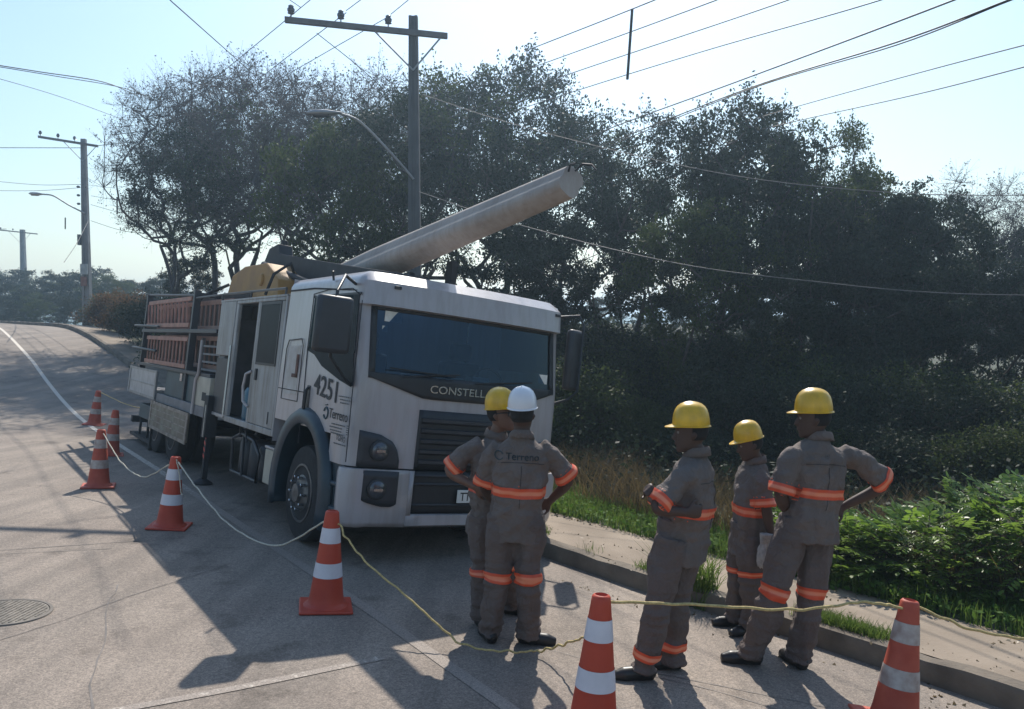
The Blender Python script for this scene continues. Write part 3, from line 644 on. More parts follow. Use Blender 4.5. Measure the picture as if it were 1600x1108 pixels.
# concrete pole carried over the cab
M_conc = cmat('greyish_concrete', (.30,.262,.235), .85, var=.2, scale=2.5, bump=.5, bscale=40, col2=(.40,.352,.315), detail=9, streak=.12)
pole = empty('concrete_pole'); place_on_truck(pole); tag(pole, 'tapered concrete utility pole lying on the truck and sticking out over the cab roof', 'concrete pole')
A = Vector((1.10,-1.42,3.53)); B = Vector((1.30,8.6,2.33)); ax = (B-A).normalized(); ux = Vector((1,0,0)); uz = ux.cross(ax).normalized()
if uz.z < 0: uz = -uz
rows = []
for f in np.linspace(0, 1, 14):
    c = A.lerp(B, f); h = .13+.075*min(1, f/.38); w = .115+.065*min(1, f/.38); g = w*.45; q = h*.42
    sec = []
    for kk in range(28):
        aa = 2*PI*kk/28; cx, cy = math.cos(aa), math.sin(aa); px_ = math.copysign(abs(cx)**.62, cx)*w; py_ = math.copysign(abs(cy)**.62, cy)*h
        if kk in (0, 14): px_ *= .86
        sec.append((px_, py_))
    ca, sa = math.cos(R_(-28)), math.sin(R_(-28))
    rows.append([c+ux*(a*ca-b*sa)+uz*(a*sa+b*ca) for a, b in sec])
mb = MB().grid(rows, closed=True)
mb.f.append(tuple(range(28))); mb.m.append(0); mb.f.append(tuple(range(13*28+27, 13*28-1, -1))); mb.m.append(0)
mb.build('shaft', M_conc, pole, smooth=30)
mb = MB(); mb.tube([A+Vector((.03,0,.10)),A+Vector((.06,-.05,.16)),A+Vector((.10,-.13,.15)),A+Vector((.12,-.17,.10))], .010, 6); mb.tube([A+Vector((-.04,0,.08)),A+Vector((-.06,-.04,.13)),A+Vector((-.05,-.10,.13))], .010, 6)
mb.build('lifting_loop', M_chass, pole, smooth=60)

# ------------------------------------------------------------------ people
M_skin = cmat('dark_brown_skin', (.065,.034,.023), .6, var=.12, scale=12)
M_skin2 = cmat('tan_skin', (.14,.07,.045), .5, var=.12, scale=12)
M_cloth = cmat('grey_work_cloth', (.122,.096,.084), .9, var=.13, scale=5, fold=.7, col2=(.155,.123,.108))
M_trou = cmat('brownish_grey_work_cloth', (.105,.078,.068), .9, var=.13, scale=5, fold=.8, col2=(.138,.105,.092))
M_bandO = cmat('fluorescent_orange_band', (.80,.10,.025), .6, var=.1, scale=20)
M_bandS = cmat('reflective_band_centre', (.92,.27,.13), .35, var=.1, scale=40)
M_boot = cmat('black_work_boot', (.018,.015,.014), .42, var=.3, scale=20)
M_helmY = cmat('yellow_helmet', (.68,.40,.010), .36, var=.12, scale=16, coat=.3, streak=.12)
M_helmW = cmat('white_helmet', (.72,.72,.74), .3, var=.05, scale=6, coat=.4)
M_hair = cmat('black_hair', (.01,.009,.009), .9, var=.3, scale=60)
M_eye = cmat('eye_white', (.22,.2,.19), .5)
M_glove = cmat('grey_leather_glove', (.33,.31,.29), .85, var=.3, scale=20)
def bandmat():
    m = bpy.data.materials.new('orange_reflective_band'); m.use_nodes = True; n = m.node_tree; L = n.links; b = n.nodes['Principled BSDF']; b.inputs['Roughness'].default_value = .5
    a = n.nodes.new('ShaderNodeAttribute'); a.attribute_name = 'band'; r = n.nodes.new('ShaderNodeValToRGB'); r.color_ramp.interpolation = 'EASE'
    e = r.color_ramp.elements; e[0].position = .22; e[0].color = (.66,.075,.022,1); e[1].position = .40; e[1].color = (.80,.25,.13,1)
    for p, c in ((.60,(.80,.25,.13,1)),(.78,(.66,.075,.022,1))): q = e.new(p); q.color = c
    L.new(a.outputs['Fac'], r.inputs[0]); L.new(r.outputs[0], b.inputs['Base Color'])
    c1 = n.nodes.new('ShaderNodeMath'); c1.operation = 'COMPARE'; c1.inputs[1].default_value = .5; c1.inputs[2].default_value = .5; L.new(a.outputs['Fac'], c1.inputs[0])
    L.new(c1.outputs[0], b.inputs['Alpha']); return m
M_band = bandmat()
def V(*a): return Vector(a[0]) if len(a) == 1 else Vector(a)
def crm(pts, per=5):
    pts = [V(p) for p in pts]; P = [pts[0]*2-pts[1]]+pts+[pts[-1]*2-pts[-2]]; out = []
    for i in range(1, len(P)-2):
        for k in range(per):
            t = k/per; a, b, c, d = P[i-1:i+3]
            out.append(.5*((2*b)+(c-a)*t+(2*a-5*b+4*c-d)*t*t+(3*b-a-3*c+d)*t**3))
    return out+[pts[-1]]
def radi(tab, n): return [interp(tab, i/(n-1)) for i in range(n)]
def remeshed(mb, name, mat, parent, voxel=.011, sm_=4, disp=None):
    me = bpy.data.meshes.new('tmp'); me.from_pydata([tuple(v) for v in mb.v], [], mb.f)
    bm = bmesh.new(); bm.from_mesh(me); bmesh.ops.recalc_face_normals(bm, faces=bm.faces); bm.to_mesh(me); bm.free()
    o = bpy.data.objects.new('tmp', me); COL.objects.link(o)
    r = o.modifiers.new('r', 'REMESH'); r.mode = 'VOXEL'; r.voxel_size = voxel
    s = o.modifiers.new('s', 'SMOOTH'); s.iterations = sm_; s.factor = .5
    dg = bpy.context.evaluated_depsgraph_get(); m2 = bpy.data.meshes.new_from_object(o.evaluated_get(dg))
    bpy.data.objects.remove(o); bpy.data.meshes.remove(me)
    m2.name = name; m2.materials.clear(); m2.materials.append(mat)
    if disp:
        nv = [v.normal.copy() for v in m2.vertices]
        for v, n in zip(m2.vertices, nv): v.co += n*disp(v.co)
    m2.polygons.foreach_set('use_smooth', [True]*len(m2.polygons)); m2.update()
    o = bpy.data.objects.new(name, m2); COL.objects.link(o); o.parent = parent
    return o
def band_from(o, name, test, parent):
    me = o.data; sel = []; mi = []
    for p in me.polygons:
        r = test(p.center)
        if r is not None and -.22 <= r <= 1.22: sel.append(p)
    if not sel: return None
    ids = {}; vs = []
    for p in sel:
        for i in p.vertices:
            if i not in ids: ids[i] = len(vs); vs.append(me.vertices[i].co+me.vertices[i].normal*.005)
    m = bpy.data.meshes.new(name); m.from_pydata([tuple(v) for v in vs], [], [[ids[i] for i in p.vertices] for p in sel])
    m.materials.append(M_band); at = m.attributes.new('band', 'FLOAT', 'POINT'); at.data.foreach_set('value', [(lambda q: .5 if q is None else q)(test(v-(me.vertices[0].co*0))) for v in vs]); m.polygons.foreach_set('use_smooth', [True]*len(sel))
    b = bpy.data.objects.new(name, m); COL.objects.link(b); b.parent = parent; return b
def hand(mb, wrist, d, pn, side, k=1, curl=.5):
    # d along the hand, pn palm normal (towards the palm side), side = thumb side
    d = V(d).normalized(); pn = (V(pn)-d*V(pn).dot(d)).normalized(); sd = d.cross(pn)*side
    w = V(wrist)
    rows = []
    for f, a, b in ((-.01,.026,.022),(.02,.034,.02),(.05,.043,.018),(.085,.044,.016),(.098,.036,.012)):
        c = w+d*f*k; rows.append([c+(sd*math.cos(t)*a+pn*math.sin(t)*b)*k for t in np.linspace(0, 2*PI, 13)[:-1]])
    n = len(mb.v); mb.grid(rows, closed=True); mb.f.append(tuple(n+i for i in range(11, -1, -1))); mb.m.append(0); mb.f.append(tuple(n+48+i for i in range(12))); mb.m.append(0)
    for i, (off, L) in enumerate(((.032,.072),(.011,.082),(-.011,.076),(-.031,.058))):
        p = w+d*.088*k+sd*off*k; pts = [p-d*.02*k, p]; ang = 0; c = curl*(1+.12*i)
        dd = d.copy()
        for j, l in enumerate((.45,.32,.23)):
            ang += c*(.8 if j == 0 else 1); q = d*math.cos(ang)+pn*math.sin(ang); p = p+q*L*l*k; pts.append(p)
        mb.tube(pts, [.0098*k,.0098*k,.009*k,.0082*k,.0065*k], 8)
    p = w+d*.028*k+sd*.030*k; q = (d*.62+sd*.72+pn*.25).normalized(); q2 = (d*.9+sd*.25+pn*.4).normalized()
    mb.tube([p-q*.015*k, p, p+q*.038*k, p+q*.038*k+q2*.030*k, p+q*.038*k+q2*.048*k], [.013*k,.014*k,.011*k,.010*k,.007*k], 8)
def helmet(parent, c, fwd, up, mat, k=1):
    f = V(fwd); u = V(up).normalized(); f = (f-u*f.dot(u)).normalized(); r = f.cross(u)
    mb = MB(); n = 40; rows = []
    prof = [(1.0,-.01),(1.0,.01),(.985,.035),(.945,.065),(.865,.095),(.74,.122),(.56,.142),(.36,.153),(.17,.158),(.01,.16)]
    for s, z0_ in prof:
        row = []; z = z0_*.86
        for j in range(n):
            a = 2*PI*j/n; x = math.cos(a)*.103*s; y = math.sin(a)*.121*s; z = z0_*.86
            rid = .007*math.exp(-(x/.016)**2)*min(1, (1-s)*5+ (z > .05)*.6) + .003*math.exp(-((abs(x)-.042)/.008)**2)*(z > .06)
            row.append(c+(r*x+f*y+u*(z+rid))*k)
        rows.append(row)
    rim = []; rim2 = []; rim3 = []
    for j in range(n):
        a = 2*PI*j/n; fr = max(0, math.sin(a))**3; e = 1.06+.0*fr
        x = math.cos(a)*.103*e; y = math.sin(a)*.121*e+.042*fr
        rim.append(c+(r*x+f*y+u*(-.012-.012*fr))*k); rim2.append(c+(r*x*.985+f*(y-.002)+u*(-.018-.012*fr))*k)
        rim3.append(c+(r*math.cos(a)*.097+f*math.sin(a)*.114+u*(-.012))*k)
    rows = [rim3, rim2, rim]+rows
    inner = [[p*1 for p in rim3]]
    mb.grid(rows, closed=True)
    inn = [[c+(r*math.cos(2*PI*j/n)*.097*s+f*math.sin(2*PI*j/n)*.114*s+u*z)*k for j in range(n)] for s, z in ((1,-.012),(.93,.05),(.6,.105),(.02,.125))]
    mb.grid(inn, closed=True)
    h = mb.build('helmet', mat, parent, smooth=55, recalc=True)
    return h
def person(name_label, J, headdir, helm, upv=(0,0,1), k=1.0, skin=M_skin, legband=(.455,.53), torsoband=(.43,.53), hipup=.12, kneeup=.04, handsdir=None, curl=.5, gl=False, sung=False, belly=1.0, extra=None, sleeve=.97):
    J = {a: V(b) for a, b in J.items()}
    g0 = gz(J['hip'].x, J['hip'].y)
    root = empty('person', (J['hip'].x, J['hip'].y, g0)); tag(root, name_label, 'person', 'workers in grey uniforms and helmets')
    O = V(J['hip'].x, J['hip'].y, g0)
    for a in J: J[a] = J[a]-O
    def grd(p): return gz(p.x+O.x, p.y+O.y)-O.z
    hem = J['hip']; neck = J['neck']; up = (neck-hem).normalized()
    latS = (J['sR']-J['sL']); latS = (latS-up*latS.dot(up)).normalized(); latH = (J['hR']-J['hL']); latH = (latH-up*latH.dot(up)).normalized()
    fwd = up.cross(latS)
    for s in 'LR':
        J['h'+s] = J['h'+s]+V(0,0,hipup); J['k'+s] = J['k'+s]+V(0,0,kneeup)
        a = J['a'+s]; a.z = grd(a)+.10*k; 
    L = (neck-hem).length
    hd = V(headdir); hu = V(upv).normalized(); hf = (hd-hu*hd.dot(hu)).normalized(); hr = hf.cross(hu)
    hc = J['head']
    # ---- body
    mb = MB(); rows = []
    for z, a, b, cy in ((-.122,.022,.026,.062),(-.112,.040,.045,.052),(-.09,.056,.066,.030),(-.05,.067,.088,.012),(0,.074,.097,.0),(.05,.077,.099,-.005),(.09,.070,.09,-.008),(.12,.04,.055,-.01)):
        rows.append([hc+(hr*math.cos(t)*a+hf*(math.sin(t)*b+cy)+hu*z)*k for t in np.linspace(0, 2*PI, 25)[:-1]])
    n = 0; mb.grid(rows, closed=True); mb.f.append(tuple(range(23,-1,-1))); mb.m.append(0); mb.f.append(tuple(range(7*24, 8*24))); mb.m.append(0)
    mb.tube([hc+(hf*.088+hu*.025)*k, hc+(hf*.104+hu*-.005)*k, hc+(hf*.113+hu*-.032)*k, hc+(hf*.098+hu*-.042)*k], [.008*k,.011*k,.016*k,.012*k], 8)
    mb.tube([hc+(hr*-.03+hf*.085-hu*.068)*k, hc+(hf*.100-hu*.066)*k, hc+(hr*.03+hf*.085-hu*.068)*k], [.006*k,.011*k,.006*k], 8)
    mb.tube([hc+(hr*-.045+hf*.082+hu*.028)*k, hc+(hf*.094+hu*.030)*k, hc+(hr*.045+hf*.082+hu*.028)*k], [.009*k,.011*k,.009*k], 8)
    for s in (-1, 1):
        mb.tube([hc+(hr*s*.070-hf*.008+hu*.022)*k, hc+(hr*s*.082-hf*.016+hu*.0)*k, hc+(hr*s*.073-hf*.006-hu*.028)*k], [.010*k,.016*k,.009*k], 8)
    mb.tube([neck-up*.06, neck+up*.02, hc-hu*.06*k-hf*.008, hc-hf*.01], [.075*k,.06*k,.055*k,.05*k], 16)
    cb = neck-up*L*.25
    mb.tube([hem+up*L*.02, hem+up*L*.35, cb-up*.03, neck-up*.08], [.10*k,.10*k,.095*k,.06*k], 16)
    mb.tube([J['sL'].lerp(J['sR'],.08)-up*.035, neck-up*.11, J['sR'].lerp(J['sL'],.08)-up*.035], [.035*k,.05*k,.035*k], 12)
    for s in 'LR':
        p = crm([J['s'+s]-up*.035, J['e'+s], J['w'+s]], 6); mb.tube(p, radi([(0,.036*k),(.4,.047*k),(.5,.042*k),(.62,.045*k),(1,.027*k)], len(p)), 12)
        p = crm([J['h'+s], J['k'+s], J['a'+s]], 6); mb.tube(p, radi([(0,.085*k),(.5,.055*k),(.7,.055*k),(1,.04*k)], len(p)), 12)
        fa = (J['w'+s]-J['e'+s]).normalized(); hdv = (handsdir or {}).get(s, fa)
        toward = (hem+up*L*.1)-J['w'+s]
        hand(mb, J['w'+s], V(hdv), toward if not (handsdir or {}).get('pn'+s) else V(handsdir['pn'+s]), 1 if s == 'L' else -1, k, curl)
    body = remeshed(mb, 'body', skin, root, .0075, 3)
    for s in (-1, 1):
        m = MB(); m.lathe([(.001,-.011),(.008,-.008),(.011,0),(.008,.008),(.001,.011)], 12, c=tuple(hc+(hr*s*.031+hf*.084+hu*.012)*k)); m.build('eye', M_eye, body, smooth=60)
    # hair under the helmet
    m = MB(); rows = []
    for z, a, b in ((-.035,.070,.086),(.0,.079,.101),(.05,.082,.105),(.1,.06,.08)):
        rows.append([hc+(hr*math.cos(t)*a+hf*(math.sin(t)*b-.006)+hu*(z+.03*max(0, math.sin(t))))*k for t in np.linspace(PI*.98, 2*PI*1.01, 18)])
    m.grid(rows).build('hair', M_hair, body, smooth=60, solid=.004)
    # ---- trousers
    mb = MB(); hl, hR_ = J['hL'], J['hR']; rows = []
    cen = (hl+hR_)/2
    for z, a, b in ((.14,.165,.125),(.05,.18,.135),(-.04,.185,.14),(-.12,.165,.125)):
        rows.append([cen+(latH*math.cos(t)*a+fwd*math.sin(t)*b+V(0,0,z))*k for t in np.linspace(0, 2*PI, 25)[:-1]])
    mb.grid(rows, closed=True); mb.f.append(tuple(range(23,-1,-1))); mb.m.append(0); mb.f.append(tuple(range(72, 96))); mb.m.append(0)
    for s in 'LR':
        h_ = J['h'+s]; a_ = J['a'+s]; an = a_.copy(); an.z = grd(a_)+.055*k
        p = crm([h_+V(0,0,.02), h_.lerp(J['k'+s], .5)+fwd*.01, J['k'+s], J['k'+s].lerp(a_, .5)-fwd*.008, an], 5)
        mb.tube(p, radi([(0,.108*k),(.2,.112*k),(.45,.092*k),(.55,.09*k),(.75,.088*k),(.92,.080*k),(1,.088*k)], len(p)), 20)
    sd = random.uniform(0, 50)
    def dT(c):
        h = c.z-grd(c); cr = sm(.32, .04, h); kn = math.exp(-((h-.46*k)/.10)**2)
        return .016*mnoise.noise(c*6+V(sd,0,0))+.018*mnoise.noise(V(c.x*15, c.y*15, c.z*3.5+sd))+(.007+.022*cr+.018*kn)*mnoise.noise(V(c.x*5, c.y*5+sd, c.z*(26+8*cr)))
    tr = remeshed(mb, 'trousers', M_trou, root, .0095, 3, dT)
    # ---- shirt
    mb = MB(); rows = []
    for f, a, b in ((-.02,.200,.150),(.1,.196,.148),(.3,.182,.140),(.5,.188,.146),(.68,.200,.140),(.80,.203,.128),(.885,.178,.110),(.94,.125,.094),(.985,.078,.078),(1.05,.066,.072)):
        lat = latH.lerp(latS, min(1, max(0, f*1.3))).normalized(); ff = up.cross(lat).normalized(); c = hem+(neck-hem)*f; bb = b*(belly if .05 < f < .6 else 1)
        rows.append([c+(lat*math.copysign(abs(math.cos(t))**.86, math.cos(t))*a+ff*(math.sin(t)*bb))*k for t in np.linspace(0, 2*PI, 33)[:-1]])
    mb.grid(rows, closed=True); mb.f.append(tuple(range(31,-1,-1))); mb.m.append(0); mb.f.append(tuple(range(9*32, 10*32))); mb.m.append(0)
    for s in 'LR':
        S, E = J['s'+s], J['e'+s]; inw = (neck-up*.1*k-S)
        p = [S+inw*.35-up*.045*k, S+inw*.06-up*.015*k, S.lerp(E, .25), S.lerp(E, .6), S.lerp(E, sleeve)]
        mb.tube(p, [.058*k,.068*k,.074*k,.075*k,.080*k], 18)
    sd2 = random.uniform(0, 50)
    def dS(c):
        f = (c-hem).dot(up)/L
        a = .014*mnoise.noise(V(c.x*7, c.y*7+sd2, c.z*5))+.016*mnoise.noise(V(c.x*18, c.y*18, c.z*4+sd2))*(1-.6*sm(.6, 1, f))
        a += .015*mnoise.noise(V(c.x*9+c.z*9, c.y*9, c.z*16-c.x*9+sd2))+.016*mnoise.noise(V(c.x*4, c.y*4, c.z*24+sd2))*math.exp(-((f-.28)/.16)**2)
        return a
    sh = remeshed(mb, 'shirt', M_cloth, root, .0095, 3, dS)
    col = MB(); rows = []
    for q, r_ in ((-.012,.074),(.02,.070),(.045,.070),(.03,.080),(-.01,.092)):
        rows.append([neck+up*(q*k+.0)+(latS*math.cos(t)*r_*1.0+fwd*(math.sin(t)*r_*1.02-.004))*k+V(0,0,.018*k*math.sin(t)*-1) for t in np.linspace(0, 2*PI, 25)[:-1]])
    col.grid(rows, closed=True).build('collar', M_cloth, sh, smooth=60, solid=.003)
    def axd(p, a, b):
        d = b-a; t = (p-a).dot(d)/d.length_squared; tt = min(max(t, 0), 1); return (p-(a+d*tt)).length, t
    def tband(c):
        f = (c-hem).dot(up)/L
        if f < torsoband[0]-.03 or f > torsoband[1]+.03: return None
        lat = latS; q = c-(hem+up*f*L)
        if abs(q.dot(lat)) > .245*k: return None
        for s in 'LR':
            d, t = axd(c, J['s'+s].lerp(J['e'+s], .2), J['e'+s])
            if d < .098*k and t < 1.05 and abs(q.dot(lat)) > .13*k: return None
        return (f-torsoband[0])/(torsoband[1]-torsoband[0])
    band_from(sh, 'waist_band', tband, sh)
    for s in 'LR':
        S, E = J['s'+s], J['e'+s]; le = (E-S).length; t1 = sleeve+.01; t0 = sleeve-.062/le
        def sb(c, S=S, E=E, t0=t0, t1=t1):
            d, t = axd(c, S, E)
            if d > .125*k or t < t0-.06 or t > t1+.05: return None
            return (t-t0)/(t1-t0)
        band_from(sh, 'sleeve_band', sb, sh)
        H, Kn, A_ = J['h'+s], J['k'+s], J['a'+s]
        def lb(c, s=s, H=H, Kn=Kn, A_=A_):
            d1, t_1 = axd(c, H, Kn); d2, t_2 = axd(c, Kn, A_)
            q = .5*min(t_1, 1) if d1 < d2 or t_2 < 0 else .5+.5*t_2
            o_ = 'R' if s == 'L' else 'L'
            if min(axd(c, J['h'+o_], J['k'+o_])[0], axd(c, J['k'+o_], J['a'+o_])[0]) < min(d1, d2): return None
            if q < legband[0]-.03 or q > legband[1]+.03: return None
            return (q-legband[0])/(legband[1]-legband[0])
        band_from(tr, 'leg_band', lb, tr)
        # boot
        td = J['t'+s]-A_; td.z = 0; td.normalize(); g = lambda p: V(p.x, p.y, grd(p))
        mb = MB(); heel = g(A_-td*.065*k); mid = g(A_+td*.06*k); ball = g(A_+td*.13*k); toe = g(A_+td*.195*k)
        mb.tube([heel-td*.02+V(0,0,.04*k), heel+V(0,0,.045*k), mid+V(0,0,.042*k), ball+V(0,0,.034*k), toe+V(0,0,.026*k)], [.025*k,.042*k,.044*k,.046*k,.026*k], 14)
        mb.tube([heel+V(0,0,.012), mid+V(0,0,.012), ball+V(0,0,.012), toe+V(0,0,.014)], [.036*k,.038*k,.044*k,.03*k], 12, flat=.35)
        mb.tube([A_-td*.015+V(0,0,-.04), A_-td*.02+V(0,0,.08)], [.047*k,.050*k], 14)
        remeshed(mb, 'boot', M_boot, root, .008, 3)
    h = helmet(root, hc+hu*.068*k+hf*.002, hf, hu, helm, k)
    if gl:
        for s in 'LR':
            mb = MB(); hdv = (handsdir or {}).get(s, (J['w'+s]-J['e'+s])); hand(mb, J['w'+s]-V(hdv).normalized()*.01, V(hdv), (handsdir or {}).get('pn'+s) or (hem-J['w'+s]), 1 if s == 'L' else -1, k*1.13, curl)
            remeshed(mb, 'glove', M_glove, root, .0075, 3)
    if sung:
        mb = MB(); rows = [[hc+(hr*x+hf*(.108-abs(x)**1.6*1.6)+hu*(.028-z))*k for x in np.linspace(-.068,.068,13)] for z in (0,.018,.036)]
        mb.grid(rows); mb.tube([hc+(hr*.068+hf*.085+hu*.02)*k, hc+(hr*.080-hf*.0+hu*.02)*k], .003, 5); mb.tube([hc+(hr*-.068+hf*.085+hu*.02)*k, hc+(hr*-.080+hu*.02)*k], .003, 5)
        mb.build('sunglasses', M_black, root, solid=.003, smooth=60)
    return root, J, dict(sh=sh, tr=tr, up=up, lat=latS, fwd=fwd, hem=hem, L=L, neck=neck, O=O)
P1=dict(head=(-0.082,6.0,1.277),helm=(-0.116,6.0,1.375),neck=(-0.116,6.02,1.115),sL=(0.0,6.15,1.051),sR=(-0.276,5.92,1.066),eL=(0.025,6.3,0.747),wL=(-0.05,6.25,0.554),eR=(-0.466,5.95,0.875),wR=(-0.268,5.82,0.765),chest=(-0.146,6.02,0.851),hip=(-0.165,6.02,0.385),hL=(-0.084,6.08,0.35),hR=(-0.217,5.95,0.36),kL=(-0.03,6.16,0.06),aL=(0.0,6.25,-0.27),tL=(0.152,6.2,-0.3),kR=(-0.206,5.92,0.06),aR=(-0.23,5.9,-0.3),tR=(-0.16,5.75,-0.334))
P2=dict(head=(0.072,5.6,1.320),helm=(0.081,5.6,1.415),neck=(0.068,5.6,1.165),sL=(-0.131,5.6,1.085),sR=(0.245,5.62,1.085),eL=(-0.198,5.7,0.81),wL=(-0.104,5.88,0.615),eR=(0.40,5.68,0.86),wR=(0.284,5.86,0.655),chest=(0.054,5.6,0.908),hip=(0.027,5.6,0.454),hL=(-0.065,5.6,0.461),hR=(0.128,5.6,0.461),kL=(-0.1,5.58,0.14),aL=(-0.159,5.6,-0.216),tL=(-0.252,5.85,-0.329),kR=(0.112,5.55,0.14),aR=(0.118,5.6,-0.216),tR=(0.265,5.60,-0.293))
P3=dict(head=(1.171,5.2,1.249),helm=(1.190,5.2,1.345),neck=(1.205,5.2,1.115),sL=(1.112,5.02,1.03),sR=(1.256,5.38,1.02),eL=(0.905,4.95,0.83),wL=(1.075,4.90,0.80),eR=(1.08,5.38,0.76),wR=(0.89,5.08,0.90),chest=(1.187,5.2,0.901),hip=(1.113,5.2,0.432),hL=(1.035,5.1,0.45),hR=(1.167,5.3,0.42),kL=(0.94,5.06,0.12),aL=(0.847,5.08,-0.192),tL=(0.679,5.05,-0.246),kR=(1.112,5.27,0.10),aR=(1.068,5.3,-0.242),tR=(0.90,5.27,-0.273))
P4=dict(head=(1.856,6.2,1.018),helm=(1.893,6.2,1.098),neck=(1.903,6.22,0.885),sL=(1.905,6.05,0.815),sR=(1.881,6.38,0.80),eL=(1.925,6.0,0.57),wL=(1.965,6.0,0.33),eR=(1.926,6.45,0.55),wR=(1.95,6.3,0.32),chest=(1.876,6.22,0.662),hip=(1.853,6.22,0.169),hL=(1.85,6.13,0.20),hR=(1.836,6.3,0.16),kL=(1.85,6.1,-0.06),aL=(1.839,6.12,-0.319),tL=(1.682,6.05,-0.378),kR=(1.81,6.28,-0.08),aR=(1.780,6.32,-0.353),tR=(1.627,6.3,-0.398))
P5=dict(head=(2.085,5.5,1.304),helm=(2.100,5.5,1.400),neck=(2.124,5.5,1.165),sL=(1.902,5.42,1.09),sR=(2.349,5.55,1.07),eL=(1.822,5.38,0.81),wL=(1.976,5.58,0.60),eR=(2.642,5.62,0.849),wR=(2.38,5.7,0.647),chest=(2.12,5.48,0.909),hip=(2.057,5.48,0.48),hL=(1.955,5.45,0.507),hR=(2.15,5.53,0.489),kL=(1.796,5.4,0.12),aL=(1.664,5.5,-0.267),tL=(1.401,5.5,-0.308),kR=(2.085,5.48,0.089),aR=(2.001,5.5,-0.326),tR=(1.95,5.7,-0.448))
r1 = person('worker in yellow helmet and dark glasses, hands on hips, facing the white helmeted man', P1, (1,-.42,0), M_helmY, (-.10,.0,1), skin=M_skin2, handsdir=dict(R=(.55,-.1,-.25), pnR=(.2,.5,0)), sung=True, hipup=.15)
r2 = person('worker in the white helmet seen from behind, talking in front of the truck grille', P2, (.12,1,0), M_helmW, (0,-.05,1), skin=M_skin, handsdir=dict(R=(-.5,.2,-.3), pnR=(-.2,-.8,0), L=(.4,.3,-.2)), hipup=.14)
r3 = person('worker in yellow helmet with folded arms and orange bands at his ankles, facing left', P3, (-1,.12,0), M_helmY, (0,0,1), legband=(.87,.94), handsdir=dict(L=(.8,.2,.0), pnL=(.1,.8,0), R=(-.3,-.6,.25), pnR=(.3,-.4,-.3)), curl=.7, belly=1.06)
r4 = person('shortest worker, yellow helmet, facing left between the two other yellow helmets, holding grey gloves', P4, (-1,-.05,-.25), M_helmY, (-.22,0,1), k=.93, hipup=.10, kneeup=.03, legband=(.37,.44), handsdir=dict(L=(.2,.0,-1), R=(.1,-.5,-.8)))
r5 = person('rightmost worker in yellow helmet seen from behind with one elbow stuck out and legs apart', P5, (-1,.30,0), M_helmY, (-.02,0,1), k=1.04, hipup=.10, kneeup=.0, legband=(.45,.515), handsdir=dict(R=(-.8,-.2,-.35), pnR=(-.2,-.6,0), L=(.5,.5,-.3)))
# writing and marks on shirt backs, following the cloth
def back_text(r, txt, f, size, mat, name, emblem=True, x0=-.11):
    root, J, d = r; vs, fs, w = text_mesh(txt, size, .0005, True, 1.05); dep = bpy.context.evaluated_depsgraph_get()
    sh = d['sh']; c0 = d['hem']+d['up']*d['L']*f
    pts = []; extra = MB()
    def proj(x, y):
        o = c0+d['lat']*x+d['up']*y-d['fwd']*.5
        hit, loc, nor, _ = sh.ray_cast(o, d['fwd'])
        return (loc+nor*.003) if hit else c0+d['lat']*x+d['up']*y-d['fwd']*.14
    v2 = [proj(x0+p.x, p.y) for p in vs]; extra.add(v2, fs)
    if emblem: extra.tube([proj(x0-.045+.028*math.cos(a), .022+.028*math.sin(a)) for a in np.linspace(.4, 5.8, 14)], .004, 5)
    extra.build(name, mat, sh, recalc=False)
back_text(r2, 'Terreno', .80, .065, cmat('teal_print', (.035,.052,.058), .8), 'back_print')
def yoke(r):
    root, J, d = r; c0 = d['hem']+d['up']*d['L']*.76; sh = d['sh']
    for nm, path in (('yoke_seam', [(x, .012*math.cos(x*9)) for x in np.linspace(-.16,.16,15)]), ('back_seam', [(0, y) for y in np.linspace(-.01,-.30,10)])):
        pts = []
        for x, y in path:
            hit, loc, nor, _ = sh.ray_cast(c0+d['lat']*x+d['up']*y-d['fwd']*.5, d['fwd'])
            if hit: pts.append(loc+nor*.001)
        if len(pts) > 3: MB().tube(pts, .0028, 4).build(nm, M_seamc, sh)
M_seamc = cmat('dark_seam_thread', (.05,.042,.04), .9)  # dark thread colour of the shirt seams
bpy.context.evaluated_depsgraph_get()
for r in (r2, r3, r5): yoke(r)
root5, J5, d5 = r5
back_text(r5, 'o', .84, .05, cmat('grey_print', (.16,.15,.15), .7), 'back_print', emblem=False, x0=-.03)
# gloves held by the shortest worker
ge = empty('work_gloves', (0,0,0)); tag(ge, 'pair of grey leather gloves held in the shortest worker’s hand', 'gloves')
gO = Vector((1.90, 5.97, .28)); ge.location = gO
for q, tilt in ((0,.0),(.035,.25)):
    mb = MB(); hand(mb, (q, 0, .02), (-.25+tilt, -.1, -1), (1,.3,0), 1 if q else -1, 1.15, .2); mb.tube([(q,0,.03),(q+.01,0,.10)], [.03,.042], 12)
    remeshed(mb, 'glove', M_glove, ge, .007, 3)

